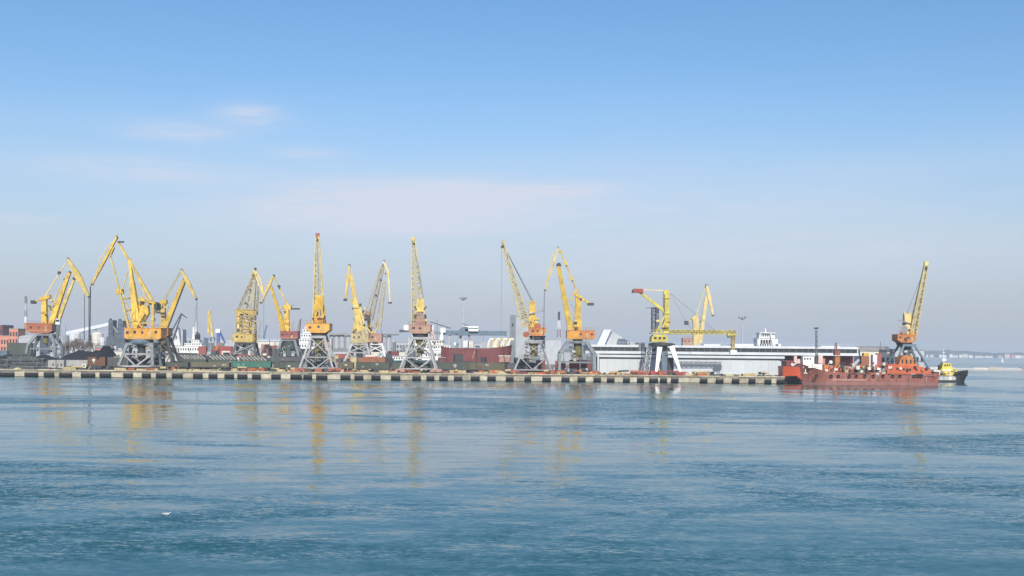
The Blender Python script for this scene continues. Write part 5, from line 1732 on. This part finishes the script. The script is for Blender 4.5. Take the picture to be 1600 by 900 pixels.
# ------------------------------------------------------------------ railway wagons
def gondola(px0, px1, Y, ytop, mat, label, load=None):
    x0, x1 = gx(px0, Y), gx(px1, Y)
    z1 = pt((px0 + px1) / 2, ytop, Y).z
    t = thing('railway_wagon', label, 'railway wagon', ((x0 + x1) / 2, Y, DECK), 'goods wagons on the quay tracks')
    zf = DECK + 1.25
    w = 1.5
    B('side_wall', mat, t, ('span', (x0 + .3, Y - w, zf), (x1 - .3, Y - w + .12, z1)))
    B('side_wall', mat, t, ('span', (x0 + .3, Y + w - .12, zf), (x1 - .3, Y + w, z1)))
    for xx in (x0 + .3, x1 - .42):
        B('end_wall', mat, t, ('span', (xx, Y - w + .12, zf), (xx + .12, Y + w - .12, z1)))
    B('floor', 'steel_dark', t, ('span', (x0 + .42, Y - w + .12, zf), (x1 - .42, Y + w - .12, zf + .12)))
    B('top_rail', mat, t, ('span', (x0 + .25, Y - w - .06, z1 - .12), (x1 - .25, Y - w + .004, z1 + .06)))
    B('sill', 'steel_dark', t, ('span', (x0 + .2, Y - w - .05, zf - .3), (x1 - .2, Y - w + .3, zf - .002)))
    n = max(3, int((x1 - x0) / 1.55))
    st = None
    for k in range(n + 1):
        x = x0 + .4 + (x1 - x0 - .8) * k / n
        if st is None:
            st = B('stake', mat, t, ('span', (x - .07, Y - w - .12, zf), (x + .07, Y - w - .002, z1 - .13)))
        else:
            o = st.copy()
            COL.objects.link(o)
            o.parent = t
            o.location.x = x - (x0 + .4)
    for cx in (x0 + 2.2, x1 - 2.2):
        bo = B('bogie', 'steel_dark', t, ('span', (cx - 1.3, Y - 1.0, DECK + .35), (cx + 1.3, Y + 1.0, DECK + .8)))
        for k in (-.92, .92):
            for sy in (-.8, .8):
                MB().tube((cx + k, Y + sy - .07, DECK + .58), (cx + k, Y + sy + .07, DECK + .58), .46, None, 12).build('wheel', 'steel_dark', bo)
    for xx, sg in ((x0 + .2, -1), (x1 - .2, 1)):
        B('coupler', 'steel_dark', t, ('span', (xx - .25, Y - .2, DECK + .85), (xx + .25, Y + .2, DECK + 1.15)))
    rw = random.Random(int(px0 * 3 + Y))
    for k in range(rw.randint(2, 5)):
        x = rw.uniform(x0 + 1, x1 - 2)
        z = rw.uniform(zf + .2, z1 - .9)
        B('marking_plate', rw.choice(['concrete_grey', 'off_white', 'pale_grey', 'wagon_rust', 'wagon_olive']), t, ('span', (x, Y - w - .035, z), (x + rw.uniform(.3, 1.3), Y - w - .003, z + rw.uniform(.25, .8))))
    if load:
        m = MB()
        N = 16
        rows = []
        for i in range(N + 1):
            x = x0 + .5 + (x1 - x0 - 1) * i / N
            for j, (yy, hh) in enumerate(((-w + .15, 0), (-.5, .5), (.5, .5), (w - .15, 0))):
                rows.append((x, Y + yy, z1 - .15 + hh * random.uniform(.4, 1.2) * math.sin(math.pi * min(max(i / N, .04), .96)) ** .5))
        m.add(rows, [(i * 4 + j, i * 4 + 4 + j, i * 4 + 5 + j, i * 4 + 1 + j) for i in range(N) for j in range(3)])
        m.build('load', load, t)
    return t


gondola(138, 168, 417.8, 558, 'wagon_rust', 'short rust brown wagon left of the amber crane')
gondola(169, 214, 417.8, 558.5, 'wagon_grey', 'dark grey wagon seen through the left legs of the amber crane')
gondola(216, 257, 417.8, 560, 'wagon_grey', 'dark grey wagon seen through the right legs of the amber crane', 'coal')
gondola(260, 297, 417.8, 566, 'wagon_green', 'short dark wagon just right of the amber crane', 'coal')
gondola(299, 361, 417.8, 566, 'wagon_olive', 'olive grey wagon in front of the row of slant ribbed hoppers')
gondola(364, 426, 417.8, 564.5, 'wagon_teal', 'bright teal green wagon below the rusty lattice crane')
gondola(428, 488, 417.8, 565.5, 'wagon_green', 'grey green wagon running behind the upright yellow crane', 'coal')
gondola(490, 526, 417.8, 565, 'wagon_grey', 'short grey wagon inside the legs of the upright yellow crane')
gondola(528, 554, 417.8, 566, 'wagon_olive', 'short olive wagon right of the upright yellow crane')
gondola(556, 611, 417.8, 566, 'wagon_green', 'green grey wagon below the crossing pair of cranes')
gondola(613, 672, 417.8, 567, 'wagon_green', 'dark green wagon behind the legs of the pinkish crane', 'coal')
gondola(674, 732, 417.8, 567, 'wagon_green', 'dark green wagon just right of the pinkish crane')
gondola(734, 790, 417.8, 567, 'wagon_olive', 'olive grey wagon left of the leaning jib crane')
gondola(792, 848, 417.8, 568, 'wagon_grey', 'dark wagon behind the legs of the leaning jib crane', 'coal')


def hopper(px0, px1, Y, ytop, mat, label):
    """hopper wagon with slanting side ribs and open gaps between them"""
    t = gondola(px0, px1, Y, ytop + 7, mat, label)
    x0, x1 = gx(px0, Y), gx(px1, Y)
    z0, z1 = pt(px0, ytop + 7, Y).z, pt(px0, ytop, Y).z
    n = 7
    for k in range(n):
        x = x0 + .5 + (x1 - x0 - 3.0) * k / (n - 1)
        B('slant_rib', 'concrete_grey', t, ('beam', (x, Y - 1.62, z1 - .1), (x + 2.0, Y - 1.62, z0), .4, .2))
    B('upper_wall', 'steel_dark', t, ('span', (x0 + .3, Y - 1.44, z0 + .01), (x1 - .3, Y - 1.3, z1)))
    B('top_beam', mat, t, ('span', (x0 + .2, Y - 1.7, z1 - .06), (x1 - .2, Y - 1.2, z1 + .18)))
    return t


hopper(282, 325, 427.8, 554, 'wagon_green', 'left slant ribbed hopper wagon right of the amber crane')
hopper(326, 372, 427.8, 554.5, 'wagon_green', 'middle slant ribbed hopper wagon left of the rusty lattice crane')
hopper(374, 420, 427.8, 556, 'wagon_rust', 'reddish slant ribbed hopper wagon under the rusty lattice crane')
gondola(430, 478, 427.8, 558, 'wagon_grey', 'dark wagon on the second track left of the upright yellow crane', 'coal')
gondola(560, 604, 427.8, 559, 'brown_box', 'brown wagon on the second track under the crossing cranes', 'orange_red')
gondola(690, 750, 427.8, 566, 'wagon_green', 'dark wagon on the second track below the maroon ship')
gondola(12, 52, 640 - 60, 536, 'wagon_green', 'dark green wagon on the far track left of the leftmost crane')
gondola(-30, 14, 560, 548, 'steel_blue', 'blue grey wagon at the left picture edge')

# cargo standing on the quay between hooked crane and terminal
def container(px0, px1, Y, ytop, mat, label, z0=None):
    x0, x1 = gx(px0, Y), gx(px1, Y)
    z0 = DECK if z0 is None else z0
    z1 = pt((px0 + px1) / 2, ytop, Y).z
    t = thing('cargo_box', label, 'container', ((x0 + x1) / 2, Y, z0), 'cargo boxes on the quay')
    B('body', mat, t, ('span', (x0, Y, z0), (x1, Y + 2.4, z1)))
    n = max(3, int((x1 - x0) / .7))
    r0 = None
    for k in range(n):
        x = x0 + (x1 - x0) * (k + .5) / n
        if r0 is None:
            r0 = B('rib', mat, t, ('span', (x - .12, Y - .07, z0 + .12), (x + .12, Y - .002, z1 - .12)))
            xr0 = x
        else:
            o = r0.copy()
            COL.objects.link(o)
            o.parent = t
            o.location.x = x - xr0
    for zz in (z0, z1 - .12):
        B('frame_rail', mat, t, ('span', (x0 - .03, Y - .1, zz), (x1 + .03, Y - .003, zz + .12)))
    return t


container(868, 884, 424, 564, 'house_red', 'dark red container seen between the legs of the bright yellow crane, left')
container(890, 906, 424, 562.5, 'red', 'dark red container in the middle of the bright yellow crane portal')
container(908, 930, 424, 563, 'hull_maroon', 'maroon container at the right leg of the bright yellow crane')
container(838, 852, 424, 563, 'hull_maroon', 'maroon container right of the leaning jib crane')
container(866, 880, 419, 574.5, 'off_white', 'low cream crate before the red containers, left')
container(882, 902, 419, 576, 'white_grey', 'low pale crate before the red containers, middle')
container(906, 922, 419, 575.5, 'off_white', 'low cream crate before the red containers, right')
container(310, 322, 590, 541, 'house_red', 'small red container left of the slant ribbed hoppers')
container(334, 362, 590, 541, 'red', 'long red stack behind the slant ribbed hoppers')
container(408, 420, 580, 538, 'house_pink', 'pink brown container left of the red-housed crane')
container(421, 436, 585, 540, 'house_red', 'dull red container at the left leg of the red-housed crane')
container(524, 540, 580, 553, 'house_red', 'dull red container right of the upright yellow crane')
container(541, 552, 590, 551, 'hull_maroon', 'maroon container left of the crossing cranes')
container(604, 630, 585, 549, 'hull_maroon', 'maroon container right of the crossing cranes')
block('long_roof_shed', 'long low pale roofed shed left of the red-housed crane', 'shed', 400, 441, 533, 720, 24, 'off_white', roof='gable', roof_h=.05, roofmat='white_grey', windows=(9, 1, .4, .7))
block('back_shed', 'low grey roofed shed behind the upright yellow crane', 'shed', 484, 556, 548, 696, 18, 'pale_grey', roof='gable', roof_h=.06, windows=(10, 1, .4, .7))
block('pink_shed', 'small salmon and white shed right of the coal heap', 'shed', 149, 160, 544, 690, 9, 'salmon', roof='gable', windows=(3, 1, .3, .6))
block('pale_shed', 'small white shed beside the salmon shed', 'shed', 160.5, 172, 547, 692, 8, 'pink_white', roof='gable', windows=(3, 1, .3, .6))
block('white_hut', 'long white hut behind the wagons left of the amber crane', 'shed', 173, 198, 549, 695, 8, 'off_white', windows=(5, 1, .3, .7))
block('yard_office', 'grey white office behind the amber crane portal', 'shed', 196, 252, 545, 693, 9, 'pale_grey', windows=(10, 2, .2, .9))
block('plain_store', 'drab store right of the rusty lattice crane', 'shed', 430, 464, 546, 694, 9, 'pale_grey', roof='gable')
block('far_warehouse', 'wide hazy warehouse far behind the left cranes', 'building', 196, 262, 531, 1150, 30, 'pale_grey', roof='gable', roof_h=.05, windows=(14, 1, .4, .7))
block('far_store', 'hazy pale store behind the white stepped ship', 'building', 326, 372, 530, 1100, 30, 'pale_grey', roof='barrel', roof_h=.05)
block('grey_works', 'hazy grey works between the silo rows', 'building', 552, 596, 530, 1000, 24, 'silo_grey', windows=(8, 2, .3, .9))
block('grey_mill', 'hazy grey mill right of the right silo row', 'building', 619, 648, 535, 1020, 24, 'silo_grey', windows=(6, 2, .3, .9))
for k, (a, b, y, mt) in enumerate(((-10, 18, 529, 'silo_grey'), (62, 88, 528, 'pale_grey'), (104, 140, 531, 'pale_grey'), (222, 240, 524, 'silo_grey'), (288, 318, 528, 'silo_grey'), (372, 400, 533, 'pale_grey'), (440, 470, 534, 'silo_grey'), (648, 700, 537, 'pale_grey'), (740, 800, 537, 'silo_grey'), (828, 852, 540, 'pale_grey'))):
    block('city_block', 'faint hazy city block on the skyline, ' + ('left of the salmon tower', 'between chimney and pale tanks', 'behind the bare trees', 'above the amber crane portal', 'behind the white stepped ship', 'behind the rusty lattice crane', 'left of the upright yellow crane', 'right of the pinkish crane', 'behind the maroon ship', 'right of the pale tower block')[k], 'building', a, b, y, 1500 + 60 * k, 30, mt, windows=(5, 2, .3, .9), group='city blocks on the skyline')

# small background cranes
def small_crane(label, Y, base, pts, mat, r=.5, cab=None):
    t = thing('yard_crane', label, 'crane', (gx(base[0], Y), Y, DECK), 'small cranes behind the quay')
    p = lambda x, y: pt(x, y, Y)
    B('tower', mat, t, ('beam', V((gx(base[0], Y), Y, DECK)), p(*pts[0]), r * 3, r * 3, r * 2, r * 2))
    B('base', 'steel_grey', t, ('box', (gx(base[0], Y), Y, DECK + 1.2), (6, 5, 2.4)))
    for k, (a, b) in enumerate(zip(pts, pts[1:])):
        B('jib' if k == 0 else 'fly_jib', mat, t, ('beam', p(*a), p(*b), r * 2.2, r * 1.6, r * 1.4, r))
    if cab:
        B('cabin', cab, t, ('box', p(base[0], pts[0][1] + 2), (3.4, 3, 3.0)))
    return t


small_crane('distant yellow crane behind the white stepped ship', 900, (332, 545), ((332, 528), (327.5, 486), (325.5, 522)), 'yellow_pale', 1.0, 'blue_paint')
small_crane('distant blue and white crane left of the rusty lattice crane', 880, (341, 545), ((341, 515), (352, 536)), 'blue_paint', .9, 'white')
small_crane('short orange jib rising behind the slant ribbed hoppers', 560, (336, 555), ((336, 549), (343, 535)), 'orange', .5, 'red')
small_crane('thin blue grey bent jib just left of the red-housed crane', 900, (414, 540), ((413, 525), (417, 508), (411, 528)), 'steel_blue', .5)
small_crane('thin grey crane jib just right of the rusty lattice crane', 900, (404, 540), ((404, 522), (408, 500)), 'steel_lilac', .45)
small_crane('thin dark jib between the amber crane and the white ship', 700, (262, 545), ((262, 530), (283, 490), (292, 497)), 'steel_dark', .35)
small_crane('thin reddish jib right of the red-housed crane', 700, (463, 545), ((464, 530), (468, 501)), 'house_pink', .35)

# coal heaps on the left
def heap(px0, px1, Y, dep, peaks, label, mat='coal'):
    x0, x1 = gx(px0, Y), gx(px1, Y)
    n, k = 60, 12
    vv, ff = [], []
    rnd = random.Random(px0)
    for i in range(n + 1):
        x = x0 + (x1 - x0) * i / n
        px = px0 + (px1 - px0) * i / n
        h = 0
        for (c, w_, hh) in peaks:
            h = max(h, hh * max(0, 1 - abs(px - c) / w_))
        for j in range(k + 1):
            t = j / k
            f = 1 - abs(t - .5) * 2
            z = DECK + (h * min(1, f * 1.25)) + (rnd.uniform(-.18, .18) if 0 < j < k else -.05)
            vv.append((x + rnd.uniform(-.3, .3), Y + dep * t, z if 0 < j < k else DECK - .05))
    for i in range(n):
        for j in range(k):
            a = i * (k + 1) + j
            ff.append((a, a + k + 1, a + k + 2, a + 1))
    o = MB().add(vv, ff).build('coal_heap', mat, loc=((x0 + x1) / 2, Y, DECK))
    return tag(o, label, 'coal heap', 'coal heaps')


heap(80, 168, 500, 40, ((100, 60, 6.4), (128, 40, 6.6), (112, 90, 6.0), (141, 14, 9.0)), 'broad black coal heap right of the leftmost crane')
heap(-60, 70, 505, 40, ((-10, 80, 4.4), (40, 40, 4.2)), 'low black coal heap behind the stacked pipes')
heap(170, 262, 470, 30, ((200, 60, 3.2), (236, 40, 3.4)), 'dark coal heap behind the amber crane')

# bundles of long dark pipes stacked at the left
PB = [(0, 58, 573, 430), (18, 64, 568, 431.5), (6, 60, 563, 433), (12, 56, 558.5, 434.5), (20, 50, 554.5, 436), (-12, 14, 571, 429), (58, 76, 567, 432), (-10, 12, 563, 433.5), (44, 70, 562, 434)]
LBL = ['lowest long bundle of dark pipes at the quay edge', 'second bundle of dark pipes up the stack', 'third bundle of dark pipes up the stack', 'fourth bundle of dark pipes up the stack', 'topmost short bundle of dark pipes', 'pipe bundle cut by the left picture edge, lower', 'short pipe bundle beside the concrete blocks', 'pipe bundle cut by the left picture edge, upper', 'pipe bundle below the left crane legs']
for (a, b, y, Y), lb in zip(PB, LBL):
    q = pt((a + b) / 2, y, Y)
    xa, xb = gx(a, Y), gx(b, Y)
    t = thing('pipe_bundle', lb, 'pipes', ((xa + xb) / 2, Y, DECK), 'stacked pipe bundles')
    rnd = random.Random(a + b)
    for r in range(2):
        for c in range(4 - r):
            B('pipe', rnd.choice(['steel_dark', 'steel_green', 'wagon_grey']), t, ('tube', (xa + rnd.uniform(-.4, .4), Y + c * .62 + r * .3, q.z - .35 + r * .52), (xb + rnd.uniform(-.6, .6), Y + c * .62 + r * .3, q.z - .35 + r * .52 + rnd.uniform(-.25, .25)), .3, None, 9))
    for f in (.12, .5, .88):
        X = xa + (xb - xa) * f
        B('bearer', 'lattice_drab', t, ('span', (X - .15, Y - .5, q.z - .82), (X + .15, Y + 2.6, q.z - .66)))
        B('post', 'steel_grey', t, ('span', (X - .1, Y - .62, DECK), (X + .1, Y - .46, q.z + .4)))
# concrete blocks and a low wall
for (a, b, y, Y, lb) in ((75, 87.3, 562.5, 428, 'left grey concrete block of the pair below the leftmost crane'), (88.3, 100, 562.5, 428, 'right grey concrete block of the pair below the leftmost crane')):
    x0, x1 = gx(a, Y), gx(b, Y)
    z1 = pt(a, y, Y).z
    t = thing('concrete_block', lb, 'concrete block', ((x0 + x1) / 2, Y, DECK), 'concrete blocks')
    B('block', 'concrete_grey', t, ('prism', [(x0, Y, DECK), (x1, Y, DECK), (x1, Y, z1 - .12), (x1 - .12, Y, z1), (x0 + .12, Y, z1), (x0, Y, z1 - .12)], (0, 2.4, 0)))
    B('lifting_eye', 'steel_dark', t, ('tube', ((x0 + x1) / 2 - .3, Y + 1.2, z1 + .08), ((x0 + x1) / 2 + .3, Y + 1.2, z1 + .08), .07, None, 6))
    B('dark_recess', 'black', t, ('span', ((x0 + x1) / 2 + .2, Y - .03, DECK + .9), ((x0 + x1) / 2 + .7, Y + .02, DECK + 1.7)))
lw_ = thing('low_wall', 'low grey panel wall in front of the broad coal heap', 'wall', (gx(118, 470), 470, DECK))
for k in range(6):
    a = 101 + k * 6
    B('panel', 'concrete_grey', lw_, ('span', (gx(a, 470) + .04, 470, DECK), (gx(a + 6, 470) - .04, 470.4, pt(a, 562.5, 470).z)))
tw = thing('tank_end', 'pale round tank end standing beside the rust brown wagon', 'tank', (gx(132.5, 417), 417, DECK))
B('drum', 'off_white', tw, ('tube', (gx(132.5, 417), 416.4, DECK + 1.15), (gx(132.5, 417), 419, DECK + 1.15), .85, None, 18))
B('drum_hole', 'black', tw, ('tube', (gx(132.5, 417), 416.34, DECK + 1.15), (gx(132.5, 417), 416.5, DECK + 1.15), .32, None, 12))
B('cradle', 'steel_dark', tw, ('span', (gx(132.5, 417) - .8, 416.8, DECK), (gx(132.5, 417) + .8, 418.6, DECK + .4)))

# bare trees behind the coal heap
def bare_tree(px, ytop, Y, label, seed):
    rnd = random.Random(seed)
    q = pt(px, ytop, Y)
    H = q.z - DECK
    t = thing('bare_tree', label, 'tree', (q.x, Y, DECK), 'bare trees behind the coal heap')
    B('trunk', 'bark', t, ('tube', (q.x, Y, DECK), (q.x + rnd.uniform(-.3, .3), Y, DECK + H * .4), H * .03, H * .02, 7))
    m = MB()

    def grow(p, d, ln, r, lev):
        e = p + d * ln
        m.tube(p, e, r, r * .6, 4 if lev > 1 else 3, False)
        if lev == 0:
            return
        for k in range(4 if lev > 1 else 5):
            nd_ = (d + V((rnd.uniform(-.75, .75), rnd.uniform(-.75, .75), rnd.uniform(-.15, .6)))).normalized()
            grow(p.lerp(e, rnd.uniform(.5, 1)), nd_, ln * rnd.uniform(.6, .8), r * .55, lev - 1)
    for k in range(5):
        d = V((rnd.uniform(-.6, .6), rnd.uniform(-.6, .6), 1)).normalized()
        grow(V((q.x, Y, DECK + H * (.25 + .04 * k))), d, H * .27, H * .014, 3)
    tag(m.build('crown', 'bark', t), kind='stuff')


for k, (px, y, Y) in enumerate(((100, 533, 700), (108, 529, 705), (116, 527, 712), (124, 526, 700), (131, 527, 708), (138, 530, 700), (147, 531, 706), (175, 536, 698))):
    bare_tree(px, y, Y, '%s bare brown tree from the left behind the broad coal heap' % ('first', 'second', 'third', 'fourth', 'fifth', 'sixth', 'seventh', 'eighth')[k], 40 + k)

# yard lamps and poles behind the wagons
for k, (px, y, Y) in enumerate(((95, 498, 720), (103, 507, 690), (219, 500, 700), (305, 480, 760), (372, 520, 690), (510, 520, 690), (596, 515, 690), (683, 500, 690), (755, 520, 690))):
    q = pt(px, y, Y)
    t = thing('lamp_post', 'thin yard lamp post ' + ('above the white cabin of the leftmost crane', 'right of the leftmost crane', 'behind the amber crane', 'behind the beak of the second yellow crane', 'left of the rusty lattice crane', 'right of the upright yellow crane', 'right of the crossing cranes', 'behind the cluttered white ship', 'behind the maroon ship')[k], 'lamp post', (q.x, Y, DECK), 'yard lamp posts')
    B('pole', 'steel_grey', t, ('tube', (q.x, Y, DECK), (q.x, Y, q.z), .22, .12, 7))
    B('arm', 'steel_grey', t, ('beam', (q.x - 1.1, Y, q.z), (q.x + 1.1, Y, q.z), .14, .14))
    for sx in (-1, 1):
        B('lamp_head', 'pale_grey', t, ('box', (q.x + sx * 1.2, Y, q.z - .1), (.8, .4, .22)))

# scattered quay gear: red pallets, crates and drums at the edge
QG = [(206, 'brick_orange', 'rust red plate stack at the left foot of the amber crane', 2.4, .9), (236, 'brick_orange', 'rust red plate stack at the right foot of the amber crane', 2.8, .9), (815, 'hull_maroon', 'maroon plate stack at the foot of the leaning jib crane', 4.2, .8),
      (846, 'orange_red', 'orange red plate stack right of the leaning jib crane', 3.2, .8), (866, 'brick_orange', 'rust orange plate stack left of the bright yellow crane', 2.6, 1.0), (914, 'brick_orange', 'rust orange plate stack under the bright yellow crane', 3.0, .7),
      (926, 'orange', 'orange pallet at the right foot of the bright yellow crane', 2.4, .8), (992, 'black', 'dark winch at the left of the lemon yellow loading crane', .9, 1.1), (1002, 'red', 'red pallet at the left foot of the lemon yellow crane', 3.2, .9),
      (1018, 'house_red', 'dark red pallet between the feet of the lemon yellow crane', 4.0, .9), (1036, 'red', 'red pallet in the middle below the lemon yellow crane', 3.4, .9), (1064, 'red', 'red pallet at the right foot of the lemon yellow crane', 2.8, .7), (1092, 'brick_orange', 'low rust red plate on the quay before the terminal', 4.5, .3)]
for (px, mt, lb, wd, h) in QG:
    Y = 402.6
    X = gx(px, Y)
    t = thing('cargo_stack', lb, 'cargo', (X, Y, DECK), 'stacks on the quay edge')
    nl = max(1, int(h / .28))
    for j in range(nl):
        o = random.uniform(-.15, .15)
        B('plate', mt, t, ('span', (X - wd / 2 + o, Y - .7, DECK + .1 + j * .28), (X + wd / 2 + o, Y + .7, DECK + .1 + j * .28 + .22)))
    B('bearer', 'lattice_drab', t, ('span', (X - wd * .35, Y - .75, DECK), (X - wd * .35 + .2, Y + .75, DECK + .098)))
    B('bearer', 'lattice_drab', t, ('span', (X + wd * .3, Y - .75, DECK), (X + wd * .3 + .2, Y + .75, DECK + .098)))

# low fence line in front of the terminal wall
fn = thing('quay_fence', 'low pale pipe fence along the quay before the terminal', 'fence', (gx(1080, 415), 415, DECK))
for k in range(30):
    x = gx(940 + k * 9.6, 415)
    B('post', 'white_grey', fn, ('span', (x - .06, 414.94, DECK), (x + .06, 415.06, DECK + 1.1)))
for z in (.6, 1.1):
    B('rail', 'white_grey', fn, ('span', (gx(940, 415), 414.95, DECK + z), (gx(940 + 29 * 9.6, 415), 415.05, DECK + z + .08)))

# out on the water: a little white sail boat and a white gull near the camera
q = pt(1567, 566, 1850)
sb = thing('sail_boat', 'tiny white sailing boat far out between breakwater and far shore', 'boat', (q.x, 1850, 0))
hull(sb, q.x - 2.6, q.x + 2.6, 1850, .9, .9, keel=-.4, bow=1, flare=.2, sheer=.3, mat='white', boot='white_grey', zb=.1, n=10)
B('mast', 'white_grey', sb, ('tube', (q.x, 1850, .6), (q.x, 1850, 7.5), .07, None, 6))
B('sail', 'white', sb, ('prism', [(q.x - .1, 1849.97, 1.3), (q.x - 2.3, 1849.97, 1.3), (q.x - .1, 1849.97, 7.2)], (0, .06, 0)))


def gull():
    D = 10.6 * FPX / (804.5 - HZ + 538 * ROLL)
    X = gx(262, D)
    t = thing('gull', 'white gull resting on the water in the left foreground', 'bird', (X, D, 0))
    m = MB()
    prof = [(-.22, .015, .09), (-.16, .05, .07), (-.06, .08, .06), (.05, .085, .06), (.12, .065, .07), (.16, .045, .10), (.18, .038, .13), (.20, .04, .15), (.225, .03, .15), (.24, .01, .145)]
    vv, N = [], 10
    for (x, r, z) in prof:
        for k in range(N):
            a = 2 * math.pi * k / N
            vv.append((X + x * 1.25, D + r * math.cos(a) * 1.1, z + r * math.sin(a) * .9))
    ff = [(i * N + k, i * N + (k + 1) % N, (i + 1) * N + (k + 1) % N, (i + 1) * N + k) for i in range(len(prof) - 1) for k in range(N)]
    ff += [tuple(range(N)), tuple((len(prof) - 1) * N + k for k in range(N))]
    m.add(vv, ff).build('body', 'white_grey', t, smooth=True)
    for s in (-1, 1):
        B('wing', 'pale_grey', t, ('prism', [(X - .30, D + s * .05, .10), (X - .08, D + s * .09, .13), (X + .13, D + s * .075, .11), (X + .08, D + s * .085, .05), (X - .12, D + s * .09, .05)], (0, s * .02, 0)))
    B('bill', 'yellow_deep', t, ('beam', (X + .29, D, .145), (X + .35, D, .135), .022, .02, .008, .008))


gull()

# the unsorted litter of a working port: gear, timber, drums and poles lying behind the wagons
def clutter(name, seed, n, mats_, x0, x1, y0, y1, hmax, label):
    rnd = random.Random(seed)
    m = MB()
    for k in range(n):
        Y = rnd.uniform(y0, y1)
        px = rnd.uniform(x0, x1)
        X = gx(px, Y)
        h = hmax * rnd.random() ** 2.2 + .5
        if rnd.random() < .72:
            m.box((X, Y, DECK + h / 2), (rnd.uniform(.6, 4.5), rnd.uniform(.6, 2.5), h), rnd.uniform(-.4, .4))
        elif rnd.random() < .5:
            m.tube((X, Y, DECK), (X + rnd.uniform(-3, 3), Y + rnd.uniform(-1, 1), DECK + h * 1.5), .14, None, 5)
        else:
            m.tube((X, Y, DECK + .8 + h * .4), (X + rnd.uniform(-5, 5), Y + rnd.uniform(-.5, .5), DECK + .8 + h * rnd.uniform(.2, .6)), rnd.uniform(.2, .5), None, 7)
    return tag(m.build(name, mats_), label, kind='stuff')


clutter('yard_clutter', 21, 150, 'steel_dark', 175, 860, 432, 466, 6.5, 'dark gear and scrap lying behind the wagons')
clutter('yard_clutter', 22, 110, 'steel_green', 250, 600, 470, 590, 8.0, 'dark green grey gear behind the wagons')
clutter('yard_clutter', 23, 90, 'lattice_drab', 175, 640, 432, 590, 5.5, 'drab timber and crates behind the wagons')
clutter('yard_clutter', 24, 55, 'house_red', 300, 640, 436, 590, 5.5, 'dull red gear behind the wagons')
clutter('yard_clutter', 25, 90, 'off_white', 195, 640, 440, 590, 6.5, 'pale crates and sheds behind the wagons')
clutter('yard_clutter', 26, 170, 'pale_grey', 60, 930, 700, 780, 9.0, 'pale grey gear on the far mole')
clutter('yard_clutter', 27, 150, 'steel_grey', 60, 930, 700, 800, 13.0, 'grey gear on the far mole')
clutter('yard_clutter', 31, 120, 'silo_grey', -10, 930, 690, 1100, 16.0, 'hazy gear and low roofs far behind the quay')
clutter('yard_clutter', 32, 90, 'house_pink', 150, 930, 690, 900, 7.0, 'dull pinkish gear on the far mole')
clutter('quay_litter', 28, 90, 'lattice_drab', 100, 1210, 402.2, 405, .7, 'low litter along the quay edge')
clutter('quay_litter', 29, 60, 'brick_orange', 180, 1100, 402.2, 414, .8, 'rusty litter along the quay edge')
clutter('quay_litter', 30, 60, 'steel_dark', 0, 1210, 402.2, 415, .9, 'dark litter along the quay edge')
